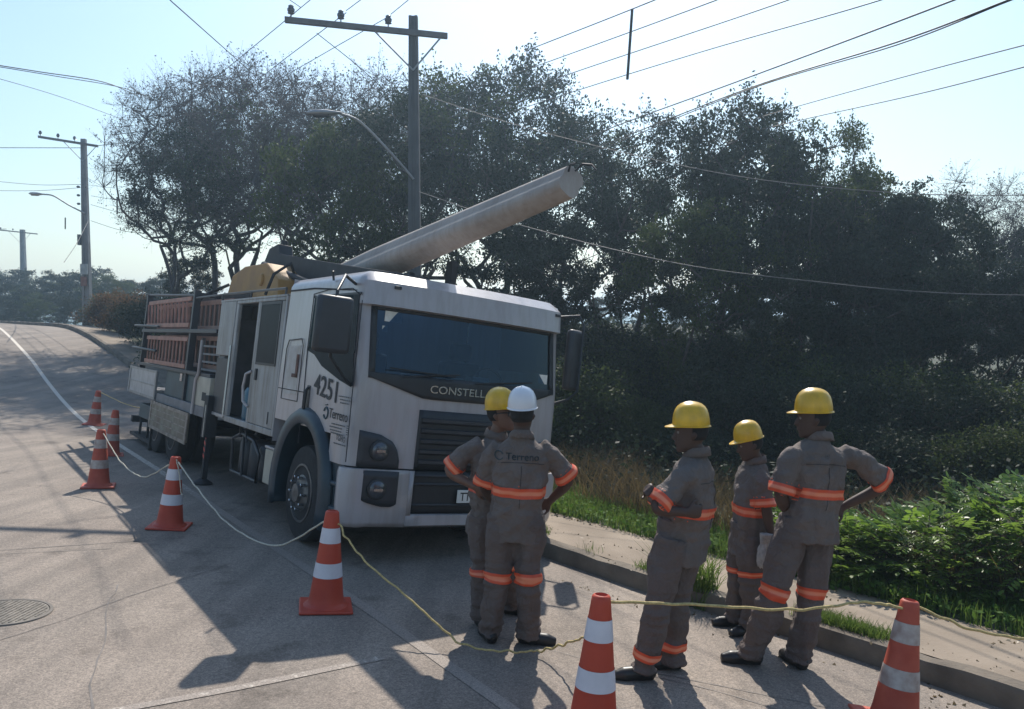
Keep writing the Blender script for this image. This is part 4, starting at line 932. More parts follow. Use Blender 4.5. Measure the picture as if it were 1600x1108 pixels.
# ------------------------------------------------------------------ cones and ropes
M_cone = cmat('orange_cone_plastic', (.40,.036,.014), .55, var=.12, scale=5, bump=.1, col2=(.50,.058,.022))
M_cone2 = cmat('faded_orange_cone_plastic', (.36,.05,.025), .65, var=.18, scale=6, bump=.1, col2=(.50,.10,.055))
M_cband = cmat('reflective_white_band', (.62,.60,.64), .35, var=.08, scale=8)
M_cband2 = cmat('worn_reflective_band', (.50,.44,.40), .6, var=.25, scale=14, col2=(.30,.22,.19))
def ground_normal(x, y):
    a = Vector((x, y, gz(x, y))); b = Vector((x+.3, y, gz(x+.3, y))); c = Vector((x, y+.3, gz(x, y+.3))); return (b-a).cross(c-a).normalized()
def make_cone(body, band, label):
    e = empty('traffic_cone'); tag(e, label, 'traffic cone', 'orange and white cones roping off the truck')
    mb = MB(); mb.box(-.2,.2,-.2,.2,.0,.022)
    b = mb.build('base', body, e, bevel=.012)
    H = .75; R = lambda z: .135+(.05-.135)*(z-.03)/(H-.03)
    mb = MB(); mb.lathe([(.172,.02),(.165,.032),(.145,.040),(.137,.05)]+[(R(z), z) for z in (.1,.2,.3,.4,.5,.6,.7,.735)]+[(.044,.745),(.036,.748),(.03,.73)], 36)
    mb.build('cone_body', body, e, smooth=45)
    for z0_, z1_ in ((.245,.355),(.505,.62)):
        mb = MB(); mb.grid([[Vector(((R(z)+.0025)*math.cos(2*PI*j/36), (R(z)+.0025)*math.sin(2*PI*j/36), z)) for j in range(36)] for z in (z0_, z1_)], closed=True)
        mb.build('band', band, e, smooth=60)
    return e
coneA = make_cone(M_cone, M_cband, 'x'); coneB = make_cone(M_cone2, M_cband2, 'x')
cones = [((-1.44,6.09),0,0,coneA,'orange cone standing alone in front of the truck’s front wheel'),
 ((-3.63,8.39),0,.02,coneA,'orange cone beside the truck’s side step, second from the truck front'),
 ((-5.40,10.36),0,-.02,coneB,'nearer left cone of the cluster by the painted line behind the truck'),
 ((-6.68,13.22),0,.05,coneB,'worn cone on the painted line, middle one of the three by the truck’s rear'),
 ((-9.08,17.30),0,.05,coneB,'farthest orange cone, standing on the painted line behind the truck'),
 ((0.44,4.29),0,0,coneA,'large near cone between the white helmeted man and the man with folded arms'),
 ((2.25,4.62),0,.07,coneB,'worn near cone with dirty bands beside the kerb at the right')]
first = {id(coneA): True, id(coneB): True}; CT = []
for (x, y), rz, tilt, src, lab in cones:
    if first[id(src)]: c = src; first[id(src)] = False
    else: c = None
    if c is None: c = copy_tree(src)
    c['label'] = lab; c.location = (x, y, gz(x, y)+.002); q = Vector((0,0,1)).rotation_difference((ground_normal(x, y)+Vector((tilt,0,0))).normalized())
    c.rotation_mode = 'QUATERNION'; c.rotation_quaternion = q @ Quaternion((0,0,1), random.uniform(-.3,.3)+.2)
    CT.append(Vector((x, y, gz(x, y)))+q @ Vector((0,0,.73)))
CONES = CT
M_rope = cmat('white_rope', (.50,.47,.38), .9, var=.25, scale=60)
M_ropey = cmat('yellow_rope', (.48,.36,.15), .9, var=.25, scale=60)
def rope(pts, r, mat, label, sag=None, wob=.01, seed=0):
    p = crm(pts, 14); q = [v+Vector((mnoise.noise((i*.35, seed, 0)), mnoise.noise((i*.35, seed, 5)), mnoise.noise((i*.35, seed, 9))))*wob for i, v in enumerate(p)]
    tag(MB().tube(q, r, 6).build('barrier_rope', mat, smooth=70), label, 'rope', 'ropes strung between the cones')
def mid(a, b, f, drop): return a.lerp(b, f)-Vector((0,0,drop))
c508, c265, c153, c172, c147, c925, c1400 = CT[0], CT[1], CT[2], CT[3], CT[4], CT[5], CT[6]
E_ = Vector((0,0,.0))
rope([c153+Vector((.05,-.05,-.03)), mid(c153,c265,.3,.30), mid(c153,c265,.6,.36), c265+Vector((-.05,-.05,-.06))], .007, M_rope, 'white rope between the left cone cluster and the cone by the side step', seed=1)
rope([c265+Vector((.05,-.06,-.03)), mid(c265,c508,.2,.26), mid(c265,c508,.42,.46), mid(c265,c508,.7,.46), c508+Vector((-.05,-.03,-.06))], .0075, M_rope, 'white rope sagging past the front wheel to the cone at the truck’s corner', seed=2)
g = lambda x, y, h=.02: Vector((x, y, gz(x, y)+h))
rope([c508+Vector((.05,-.03,-.08)), Vector((-1.1,5.85,.22)), Vector((-.72,5.55,.03)), g(-.35,5.33,.07), g(-.02,5.28,.05), g(.2,5.34,.05), Vector((.36,5.1,-.10)), Vector((.46,4.7,.12)), c925+Vector((-.03,.0,-.04))], .0075, M_ropey, 'yellowish rope drooping to the asphalt behind the white helmeted man’s boots', wob=.02, seed=3)
rope([c265+Vector((.03,-.06,0)), c265+Vector((.07,-.09,-.14)), c265+Vector((.10,-.12,-.34)), c265+Vector((.12,-.13,-.36))], .006, M_rope, 'loose white rope end hanging down the cone by the side step', seed=4, wob=.004)
rope([c925+Vector((.03,.0,-.02)), mid(c925,c1400,.3,.03), mid(c925,c1400,.6,.05), mid(c925,c1400,.85,.0), c1400+Vector((-.03,-.02,-.03))], .0085, M_ropey, 'yellow rope strung between the two nearest cones', seed=5, wob=.014)
rope([c1400+Vector((.04,0,-.02)), Vector((2.75,4.55,.18)), Vector((3.4,4.6,.12)), Vector((4.2,4.7,.15))], .0085, M_ropey, 'yellow rope running from the worn near cone to the right past the bush', seed=6, wob=.014)
rope([c147+Vector((.05,0,-.02)), Vector((-8.0,16.7,.20)), Vector((-7.0,16.2,.12))], .008, M_ropey, 'thin rope from the farthest cone to the rear of the truck', seed=7)
# ------------------------------------------------------------------ utility poles, lamps, wires
M_post = cmat('grey_concrete_post', (.20,.20,.205), .85, var=.18, scale=2, bump=.3, bscale=40)
M_cross = cmat('weathered_crossarm', (.17,.165,.16), .8, var=.2, scale=5)
M_ins = cmat('porcelain', (.06,.065,.08), .25, var=.2)
M_galv = cmat('galvanised_steel', (.30,.31,.32), .45, .6, var=.15)
M_wire = cmat('cable_black', (.025,.027,.03), .6)
M_wirel = cmat('cable_light', (.11,.11,.115), .6)
def utility_pole(x, y, ztop, w, arm_l, arm_r, arm_z, label, lamp=None, ins=(), armdir=None, k=1):
    z0 = gz(x, y)-.1; e = empty('utility_pole', (x, y, z0)); tag(e, label, 'utility pole', 'concrete utility poles along the road'); h = ztop-z0
    mb = MB(); rows = []
    for f in np.linspace(0, 1, 8):
        a = w*(1.75-.75*f)/2; b = a*.8; z = h*f; gq = a*.35
        rows.append([Vector(p) for p in ((-a,-b,z),(-gq,-b,z),(-gq*.8,-b*.72,z),(gq*.8,-b*.72,z),(gq,-b,z),(a,-b,z),(a,b,z),(-a,b,z))])
    mb.grid(rows, closed=True); mb.f.append(tuple(range(56,64))); mb.m.append(0)
    mb.build('post', M_post, e, bevel=.008)
    ad = Vector(armdir).normalized(); za = arm_z-z0
    Mx = Matrix.Translation((0, -w*.55, za)) @ Matrix(((ad.x, -ad.y, 0, 0),(ad.y, ad.x, 0, 0),(ad.z, 0, 1, 0),(0,0,0,1)))
    am = MB().box(-arm_l, arm_r, -.045, .045, -.055, .055, M=Mx).build('crossarm', M_cross, e, bevel=.006)
    mb = MB()
    for s in (-.75*k, .55*k): mb.tube([Mx @ Vector((s if s > 0 else s, -.01, -.06)), Vector((0, -w*.6, za-.75*k))], .018, 6)
    mb.build('brace', M_galv, e)
    tops = []
    for s in ins:
        p = Mx @ Vector((s, 0, .055)); mb = MB(); mb.tube([p, p+Vector((0,0,.09))], .014, 6); mb.lathe([(.03,.07),(.07,.08),(.045,.11),(.07,.12),(.075,.16),(.05,.19),(.055,.22),(.03,.24)], 14, c=p); mb.build('insulator', M_ins, am, smooth=50)
        tops.append(p+Vector((0,0,.22))+Vector((x, y, z0)))
    if lamp:
        pts, hd, hr_ = lamp; o = Vector((x, y, z0)); mb = MB(); mb.tube([Vector(p)-o for p in crm(pts, 8)], .026*hr_, 8); a = mb.build('lamp_arm', M_galv, e, smooth=60)
        p = Vector(pts[-1])-o; d = Vector(hd).normalized(); mb = MB()
        mb.tube([p-d*.05, p+d*.08, p+d*.25, p+d*.50, p+d*.62], [.04*hr_,.07*hr_,.11*hr_,.10*hr_,.04*hr_], 14, flat=.55); lh = mb.build('lamp_head', M_galv, a, smooth=50)
        mb = MB(); mb.tube([p+d*.2-Vector((0,0,.05)), p+d*.5-Vector((0,0,.05))], [.07*hr_,.07*hr_], 12, flat=.5); mb.build('lamp_lens', M_lampg, lh, smooth=50)
    return e, tops
M_post = cmat('silhouette_concrete_post', (.085,.088,.095), .85, var=.18, scale=2, bump=.3, bscale=40); M_cross = cmat('grey_crossarm', (.13,.13,.135), .8, var=.2, scale=5)  # tall pole only: backlit silhouette put into a darker post colour
tag_pole1, tp1 = utility_pole(-2.0, 16.5, 8.14, .18, 2.5, .70, 7.78, 'tall utility pole with a long crossarm and lamp, right behind the truck',
   lamp=([(-2.0,16.4,4.85),(-2.35,16.2,5.25),(-2.95,15.9,5.85),(-3.35,15.7,6.0)], (-1,-.25,-.06), 1.0), ins=(-2.38,-1.42,-.49), armdir=(.985,.17,-.04), k=1.0)
M_post = cmat('pale_concrete_post', (.20,.20,.205), .85, var=.18, scale=2)
tag_pole2, tp2 = utility_pole(-20.4, 38.5, 10.6, .22, 2.0, .72, 10.35, 'utility pole with street lamp beside the road on the left',
   lamp=([(-20.3,38.3,7.05),(-20.9,38.0,7.4),(-21.5,37.8,7.8),(-21.9,37.6,7.85)], (-1,0,.05), 1.3), ins=(-1.9,-1.1,-.35), armdir=(.97,.1,-.14), k=1.1)
mb = MB(); 
for z in (5.9,6.3,6.7): mb.lathe([(.05,z),(.09,z+.05),(.05,z+.1)], 8, c=(-.2,-.2,0))
mb.box(-.28,-.15,-.25,-.1,4.0,4.5); mb.build('secondary_rack', M_ins, tag_pole2)
mb = MB(); mb.box(-.17,.17,-.26,-.2,2.6,3.1); mb.build('notice_plate', M_galv, tag_pole2); mb = MB(); mb.box(-.15,.13,-.265,-.21,2.05,2.5); mb.build('warning_plate', cmat('faded_red_plate', (.20,.10,.08), .7), tag_pole2)
tag_pole3, tp3 = utility_pole(-50.5, 83.0, 11.3, .40, 3.4, 1.6, 11.0, 'farthest utility pole, at the left edge of the view', ins=(-3.2,-2.0,-.8), armdir=(.98,.1,-.1), k=1.6)
WG = 'overhead wires'
def wire(pts, r, label, mat=None, per=8):
    tag(MB().tube(crm(pts, per), r, 5).build('overhead_wire', mat or M_wire, smooth=80), label, 'wire', WG)
def sagw(a, b, sag): 
    a, b = Vector(a), Vector(b); return [a, a.lerp(b,.25)-Vector((0,0,sag*.75)), a.lerp(b,.5)-Vector((0,0,sag)), a.lerp(b,.75)-Vector((0,0,sag*.75)), b]
wire([(0.21, 13.5, 6.45), (1.74, 10.0, 5.91), (2.73, 5.0, 4.72)], 0.008, 'topmost of the four wires crossing the sky right of the tall pole', M_wire)
wire([(-1.58, 20.0, 7.48), (0.57, 15.0, 6.72), (2.5, 10.0, 5.91), (3.75, 6.0, 5.2)], 0.008, 'second of the four wires crossing the sky right of the tall pole', M_wire)
wire([(-1.58, 20.0, 6.97), (0.73, 15.0, 6.42), (3.38, 10.0, 5.91), (4.6, 7.0, 5.54)], 0.008, 'third of the four wires crossing the sky right of the tall pole', M_wire)
wire([(-0.95, 20.0, 6.81), (1.07, 15.0, 6.19), (2.84, 12.0, 5.96), (4.31, 9.5, 5.72), (4.93, 7.0, 5.33)], 0.008, 'lowest of the four wires crossing the sky right of the tall pole', M_wire)
wire([(0.79, 20.0, 5.95), (1.88, 17.0, 5.94), (3.59, 13.0, 5.8), (4.88, 9.0, 5.52), (5.04, 7.0, 5.25)], 0.011, 'thick wire running from the treetops to the upper right, above the double wire', M_wire)
wire([(1.58, 20.0, 6.03), (2.42, 17.0, 5.86), (3.85, 13.0, 5.72), (4.72, 10.0, 5.4), (5.14, 8.5, 5.31), (5.21, 7.0, 5.11)], 0.011, 'upper strand of the double wire at the upper right', M_wire)
wire([(1.66, 20.0, 5.98), (2.49, 17.0, 5.83), (3.88, 13.0, 5.71), (4.73, 10.0, 5.37), (5.22, 8.5, 5.33), (5.27, 7.0, 5.09)], 0.009, 'lower strand of the double wire at the upper right', M_wire)
wire([(4.98, 18.0, 6.33), (5.69, 16.0, 6.22), (6.46, 13.0, 5.93), (6.95, 11.0, 5.71), (7.08, 9.0, 5.38)], 0.009, 'upper of the two wires leaving the view at the right edge', M_wire)
wire([(4.99, 18.0, 6.09), (5.76, 16.0, 5.95), (6.47, 13.0, 5.6), (6.96, 11.0, 5.42), (7.08, 9.0, 5.17)], 0.009, 'lower of the two wires leaving the view at the right edge', M_wire)
wire([(-1.8, 16.3, 6.52), (-0.12, 15.0, 5.66), (2.0, 14.0, 4.87), (3.92, 13.0, 4.26), (5.91, 12.0, 3.87), (7.42, 11.0, 3.69)], 0.006, 'pale cable sloping down to the right from the tall pole across the trees', M_wirel)
wire([(-1.88, 16.3, 4.58), (0.0, 14.0, 3.68), (2.39, 12.0, 2.85), (4.39, 11.0, 2.49), (5.7, 10.5, 2.34), (7.18, 10.0, 2.29)], 0.006, 'pale low cable crossing the dark trees below the other cable', M_wirel)
wire([(-4.2, 16.2, 8.2), (-4.24, 15.0, 7.99), (-4.28, 13.0, 7.69)], 0.008, 'wire leaving the left insulator of the tall pole up to the left', M_wire)
wire([(-4.2, 16.2, 8.2), (-3.53, 15.0, 8.02), (-2.45, 13.0, 7.64)], 0.008, 'wire leaving the left insulator of the tall pole up to the right', M_wire)
wire([(-3.3, 16.2, 8.14), (-2.59, 15.0, 8.02), (-1.63, 13.0, 7.64)], 0.008, 'wire leaving the middle insulator of the tall pole up to the right', M_wire)
wire([(-2.41, 16.2, 8.07), (-1.83, 15.0, 7.94), (-1.02, 13.0, 7.59)], 0.008, 'wire leaving the right insulator of the tall pole up to the right', M_wire)
wire([(-4.2, 16.2, 8.2), (-5.99, 19.0, 8.42), (-8.16, 22.0, 8.49), (-11.95, 27.0, 8.71)], 0.009, 'wire from the left insulator down into the leafless treetops', M_wire)
wire([(-3.3, 16.2, 8.1), (-5.24, 19.0, 8.15), (-7.29, 22.0, 8.24), (-11.11, 27.0, 8.39)], 0.009, 'wire from the middle insulator down into the treetops', M_wire)
wire([(-2.41, 16.2, 8.05), (-4.57, 19.0, 8.12), (-6.6, 22.0, 8.32), (-10.04, 27.0, 8.39)], 0.009, 'wire from the right insulator down into the treetops', M_wire)
wire([(-5.04, 12.0, 6.7), (-5.67, 16.0, 7.34), (-6.31, 20.0, 7.98)], 0.009, 'wire slanting down from the top edge into the left treetops', M_wire)
wire([(-3.89, 16.2, 7.7), (-3.28, 17.0, 7.35), (-2.84, 18.0, 7.1)], 0.009, 'wire slanting down from beneath the long crossarm', M_wire)
wire([(-17.22, 26.0, 10.26), (-16.34, 28.0, 10.55), (-15.15, 30.0, 10.79), (-14.78, 32.0, 10.83)], 0.018, 'upper thick cable entering at the left edge below the sky corner', M_wire)
wire([(-17.22, 26.0, 10.22), (-15.9, 28.0, 10.42), (-14.45, 30.0, 10.58), (-13.9, 32.0, 10.58)], 0.014, 'lower thick cable entering at the left edge below the sky corner', M_wire)
wire([(-17.23, 26.0, 9.94), (-16.26, 29.0, 10.0), (-15.18, 32.0, 9.83)], 0.01, 'thin wire slanting into the leafless branches at the left', M_wire)
wire([(-24.68, 38.0, 10.08), (-22.44, 38.3, 10.14), (-20.43, 38.4, 10.16)], 0.016, 'wire reaching the lamp pole crossarm from the left edge', M_wire)
wire([(-19.76, 38.4, 10.25), (-18.02, 37.0, 10.07), (-16.07, 35.0, 9.71)], 0.016, 'wire from the lamp pole crossarm into the left tree, lower one', M_wire)
wire([(-18.79, 38.0, 10.67), (-17.09, 36.0, 10.3), (-15.47, 34.0, 9.92)], 0.02, 'short thick cable beside the left tree', M_wire)
wire([(-29.27, 45.0, 9.76), (-24.66, 42.0, 9.02), (-20.41, 38.4, 8.44)], 0.012, 'upper faint wire left of the lamp pole', M_wire)
wire([(-29.29, 45.0, 9.2), (-24.67, 42.0, 8.72), (-20.42, 38.4, 8.29)], 0.012, 'lower faint wire left of the lamp pole', M_wire)
wire([(-20.06, 38.4, 7.9), (-16.47, 34.0, 7.03), (-13.78, 31.0, 6.66)], 0.01, 'faint wire right of the lamp pole, upper', M_wire)
wire([(-20.07, 38.4, 7.48), (-16.48, 34.0, 6.52), (-13.8, 31.0, 6.1)], 0.01, 'faint wire right of the lamp pole, middle', M_wire)
wire([(-20.09, 38.4, 6.72), (-16.5, 34.0, 5.77), (-13.81, 31.0, 5.29)], 0.01, 'faint wire right of the lamp pole, lower', M_wire)
wire([(-20.21, 38.4, 6.72), (-18.4, 34.0, 5.23), (-16.73, 30.0, 4.14)], 0.012, 'stay wire slanting down left from the lamp pole', M_wire)
wire([(-53.47, 83.0, 11.36), (-52.09, 82.9, 11.34)], 0.03, 'short far wire at the left edge', M_wire)
tag(MB().tube([(1.61, 10.9, 6.15), (1.55, 10.9, 5.22)], 0.02, 6).build('wire_spacer', M_wire), 'long grey wire spacer hanging on the four wires at the top right', 'wire spacer', 'spacers hanging on the wires')
tag(MB().tube([(-16.66, 34.0, 7.17), (-16.67, 34.0, 6.44)], 0.03, 6).build('wire_spacer', M_wire), 'short wire spacer beside the left leafless tree', 'wire spacer', 'spacers hanging on the wires')
tag(MB().tube([(-22.19, 40.0, 7.07), (-22.21, 40.0, 6.5)], 0.03, 6).build('wire_spacer', M_wire), 'short wire spacer left of the lamp pole', 'wire spacer', 'spacers hanging on the wires')

# ------------------------------------------------------------------ vegetation
M_bark = cmat('bark', (.065,.052,.045), .95, var=.35, scale=8, bump=.5, bscale=30)
M_bark2 = cmat('pale_bark', (.060,.052,.055), .95, var=.3, scale=8)
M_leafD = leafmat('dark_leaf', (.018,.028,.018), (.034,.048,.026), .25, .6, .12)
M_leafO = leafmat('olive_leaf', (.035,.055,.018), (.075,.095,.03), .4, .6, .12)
M_leafP = leafmat('dry_purplish_leaf', (.05,.045,.05), (.085,.075,.08), .25, .6, .15)
def leaf_mesh(name, C, size, aspect=.5, mat=None, parent=None, rng=RNG, flat=0.0, data_only=False):
    # one rhombic leaf (two triangles sharing an edge as a folded quad) per centre
    n = len(C); d = rng.normal(size=(n,3)); d /= np.linalg.norm(d, axis=1)[:,None]
    q = rng.normal(size=(n,3)); q[:,2] += flat*3; s = np.cross(d, q); s /= np.linalg.norm(s, axis=1)[:,None]+1e-9
    L = size*(.6+.8*rng.random(n))[:,None]; a = C-d*L*.5; b = C+s*L*aspect*.5; c = C+d*L*.5; e = C-s*L*aspect*.5
    vs = np.stack([a,b,c,e], 1).reshape(-1,3)
    me = bpy.data.meshes.new(name); me.vertices.add(4*n); me.vertices.foreach_set('co', vs.astype(np.float32).ravel())
    me.loops.add(4*n); me.loops.foreach_set('vertex_index', np.arange(4*n, dtype=np.int32))
    me.polygons.add(n); me.polygons.foreach_set('loop_start', np.arange(0, 4*n, 4, dtype=np.int32)); me.polygons.foreach_set('loop_total', np.full(n, 4, dtype=np.int32))
    me.materials.append(mat); me.update(calc_edges=True)
    if data_only: return me
    o = bpy.data.objects.new(name, me); COL.objects.link(o)
    if parent: o.parent = parent
    return o
def gen_tree(seed, H, spread, levels, nb, fork, leaves, lsize, lmat, bark=None, clump=.38, stems=1, top=0, droop=0, low=.35):
    rd = random.Random(seed); rng = np.random.default_rng(seed)
    mb = MB(); tips = []
    def branch(p, d, length, r, lv):
        k = {0:7,1:5,2:4,3:3}.get(lv, 3); pts = [p.copy()]; rad = [r]; dd = d.copy()
        for i in range(k):
            w = (.16 if lv == 0 else .3)
            dd = (dd+Vector((rd.gauss(0,w), rd.gauss(0,w), rd.gauss(0,w*.6)+(.07 if lv else .03)-droop*lv*.03))).normalized()
            p = p+dd*length/k; pts.append(p.copy()); rad.append(r*(1-.62*(i+1)/k) if lv < levels else r*(1-.8*(i+1)/k))
        mb.tube(pts, rad, {0:8,1:6,2:4}.get(lv, 3), cap=False)
        if lv >= levels-1: tips.extend(pts[1:])
        if lv < levels:
            n = nb[min(lv, len(nb)-1)]
            for i in range(n):
                f = low+(1-low)*(i+rd.random())/n if lv == 0 else .25+.75*(i+rd.random())/n
                j = min(int(f*k), k-1); q = pts[j].lerp(pts[j+1], f*k-j)
                ax = (pts[j+1]-pts[j]).normalized(); a = rd.uniform(0, 2*PI); o = ax.orthogonal().normalized(); o = Quaternion(ax, a) @ o
                sp_ = rd.uniform(*fork); nd = (ax*math.cos(sp_)+o*math.sin(sp_)).normalized()
                if lv == 0: nd.x *= spread; nd.y *= spread; nd.normalize()
                branch(q, nd, length*rd.uniform(.42,.68)*(1 if lv else (1.15-.55*f)), rad[j]*rd.uniform(.45,.62), lv+1)
    for s_ in range(stems):
        d = Vector((rd.gauss(0,.16)*(stems > 1 or .4), rd.gauss(0,.16)*(stems > 1 or .4), 1)).normalized()
        branch(Vector((rd.gauss(0,.25)*(stems > 1), rd.gauss(0,.25)*(stems > 1), -.15)), d, H*rd.uniform(.68,.8), H*.017+.02, 0)
    me = bpy.data.meshes.new('trunk'); me.from_pydata([tuple(v) for v in mb.v], [], mb.f); me.materials.append(bark or M_bark); me.polygons.foreach_set('use_smooth', [True]*len(me.polygons)); me.update()
    T = np.array([tuple(t) for t in tips]); zmax = T[:,2].max()
    idx = rng.integers(0, len(T), leaves); w_ = rng.random(len(T)) ** 3.5; w_ /= w_.sum(); idx = rng.choice(len(T), leaves, p=w_)
    Cc = T[idx]+rng.normal(size=(leaves,3))*clump*np.array([1,1,.7])
    lm = leaf_mesh('crown', Cc, lsize, .55, lmat, rng=rng, data_only=True)
    return me, lm, zmax
def gen_tree2(seed, H, R, cb, pads, twigs, tl, nleaf, lsize, pr, lmat, bark, stems=1, flat=.55, shell=.5, lean=0):
    rd = random.Random(seed); rng = np.random.default_rng(seed); nodes = []   # (pos, parent, count)
    def add(p, par): nodes.append([p, par, 0]); return len(nodes)-1
    for s_ in range(stems):
        p = Vector((rd.gauss(0,.3)*(stems > 1), rd.gauss(0,.3)*(stems > 1), -.15)); i = add(p, -1); d = Vector((rd.gauss(0,.14)+lean, rd.gauss(0,.14), 1))
        hh = H*(cb+.12)*rd.uniform(.8,1.1); n = 8
        for k in range(n):
            d = (d.normalized()+Vector((rd.gauss(0,.13), rd.gauss(0,.13), .05))); p = p+d.normalized()*hh/n; i = add(p, i)
    cz = H*(1+cb)/2; rz = H*(1-cb)/2; C = []
    tries = 0
    while len(C) < pads and tries < 20000:
        tries += 1; v = Vector((rd.gauss(0,1), rd.gauss(0,1), rd.gauss(0,1))).normalized(); q = rd.uniform(shell, 1)**.7
        v = v*q*(1+.25*mnoise.noise(v*1.7+Vector((seed,0,0)))); p = Vector((v.x*R+lean*H*.4, v.y*R, cz+v.z*rz))
        if v.z < -.2 and rd.random() < .5: continue
        if all((p-c).length > pr*.75 for c in C): C.append(p)
    C.sort(key=lambda p: (p-Vector((0,0,H*cb))).length)
    ends = []
    for c in C:
        best = min(range(len(nodes)), key=lambda i: (nodes[i][0]-c).length+1.6*max(0, nodes[i][0].z-c.z+.5)+(.6 if nodes[i][1] < 0 else 0))
        a_ = nodes[best][0]; L = (c-a_).length; n = max(2, int(L/.45)); i = best; o = Vector((rd.gauss(0,.1), rd.gauss(0,.1), rd.gauss(0,.06)-.10))*L
        for k in range(1, n+1):
            f = k/n; p = a_.lerp(c, f)+o*math.sin(PI*f)*.9+Vector((rd.gauss(0,.04), rd.gauss(0,.04), rd.gauss(0,.04))); i = add(p, i)
        ends.append(i); j = i
        while j >= 0: nodes[j][2] += 1; j = nodes[j][1]
    rad = [min(.021*H, .011*math.sqrt(max(1, n[2]))*(H/9)+.004) for n in nodes]
    mb = MB(); kids = {}
    for i, n in enumerate(nodes): kids.setdefault(n[1], []).append(i)
    done = set()
    def chain(i):      # walk along the thickest child
        seq = [nodes[i][1]] if nodes[i][1] >= 0 else []; seq.append(i)
        while True:
            k = [x for x in kids.get(seq[-1], []) if x not in done]
            if not k: break
            m = max(k, key=lambda x: nodes[x][2]); done.add(m); seq.append(m)
        return seq
    order = [i for i, n in enumerate(nodes)]
    for i in order:
        if i in done: continue
        done.add(i); sq = chain(i)
        rr = [rad[x] for x in sq]
        if nodes[i][1] >= 0: rr[0] = rr[1]
        if len(sq) > 1: mb.tube([nodes[x][0] for x in sq], rr, 7 if rr[0] > .05 else 4, cap=False)
    T = []; tw = []
    for e in ends:
        p = nodes[e][0]
        for k in range(twigs):
            d = Vector((rd.gauss(0,1), rd.gauss(0,1), rd.gauss(0,.6)+.35)).normalized(); l = tl*rd.uniform(.5,1.15); m = p+d*l*.5+Vector((rd.gauss(0,.05), rd.gauss(0,.05), rd.gauss(0,.05))); q = p+(d+Vector((0,0,.12)))*l
            mb.tube([p, m, q], [.008,.006,.003], 3, cap=False); T += [m, q, p.lerp(q,.8)]
            if tl > .7:
                for z in range(2):
                    q2 = m+(d+Vector((rd.gauss(0,.6), rd.gauss(0,.6), rd.gauss(0,.5)))).normalized()*l*.5; mb.tube([m, q2], [.004,.002], 3, cap=False); T.append(q2)
    me = bpy.data.meshes.new('trunk'); me.from_pydata([tuple(v) for v in mb.v], [], mb.f); me.materials.append(bark); me.polygons.foreach_set('use_smooth', [True]*len(me.polygons)); me.update()
    TT = np.array([tuple(t) for t in T]); E = np.array([tuple(nodes[e][0]) for e in ends]); w_ = rng.random(len(E))+.35; w_ /= w_.sum(); n1 = int(nleaf*.72)
    v = rng.normal(size=(n1,3)); v /= np.linalg.norm(v, axis=1)[:,None]; v *= (rng.random(n1)**.45)[:,None]*pr; v[:,2] *= flat
    A_ = E[rng.choice(len(E), n1, p=w_)]+v; B_ = TT[rng.integers(0, len(TT), nleaf-n1)]+rng.normal(size=(nleaf-n1,3))*.06
    Cc = np.concatenate([A_, B_]) if tl < .7 else TT[rng.integers(0, len(TT), nleaf)]+rng.normal(size=(nleaf,3))*.05
    return me, leaf_mesh('crown', Cc, lsize, .55, lmat, rng=rng, data_only=True), max(TT[:,2].max(), Cc[:,2].max())-.1
PROTO = {
 'bare1': gen_tree2(11, 10, 3.1, .38, 85, 18, .95, 9000, .075, .6, M_leafP, M_bark2, 2, lean=-.05),
 'bare2': gen_tree2(12, 10, 3.0, .42, 85, 17, .95, 6500, .075, .6, M_leafP, M_bark2, 1),
 'thin1': gen_tree2(21, 10, 3.2, .42, 75, 9, .6, 19000, .10, .62, M_leafD, M_bark, 1),
 'thin2': gen_tree2(22, 10, 3.2, .38, 70, 9, .6, 18000, .10, .60, M_leafO, M_bark, 2),
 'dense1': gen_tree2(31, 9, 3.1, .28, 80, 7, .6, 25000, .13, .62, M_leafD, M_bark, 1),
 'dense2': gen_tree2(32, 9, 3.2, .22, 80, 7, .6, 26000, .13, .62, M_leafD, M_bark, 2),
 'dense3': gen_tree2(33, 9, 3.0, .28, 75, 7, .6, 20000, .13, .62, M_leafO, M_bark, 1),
 'shrub1': gen_tree(41, 3.2, 1.5, 3, (10,6,4), (.5,1.2), 15000, .09, M_leafD, M_bark, .20, 4, low=.05),
 'shrub2': gen_tree(42, 3.0, 1.6, 3, (10,6,4), (.5,1.3), 14000, .09, M_leafO, M_bark, .20, 5, low=.05)}
def at_px(px, d): return ((px-800)/1250*d, d)
def plant(kind, x, y, ztop, label, name='tree', cat='tree', group='trees of the wood beside the road', rz=None, wide=1.0):
    tm, lm, zm = PROTO[kind]; z0 = gz(x, y)-.1; s = (ztop-z0)/(zm+.25)
    e = empty(name, (x, y, z0), random.uniform(0, 6.28) if rz is None else rz); tag(e, label, cat, group); e.scale = (s*wide, s*wide, s)
    for n_, m_ in (('trunk' if name == 'tree' else 'stems', tm), ('crown' if name == 'tree' else 'foliage', lm)):
        o = bpy.data.objects.new(n_, m_); COL.objects.link(o); o.parent = e
    return e
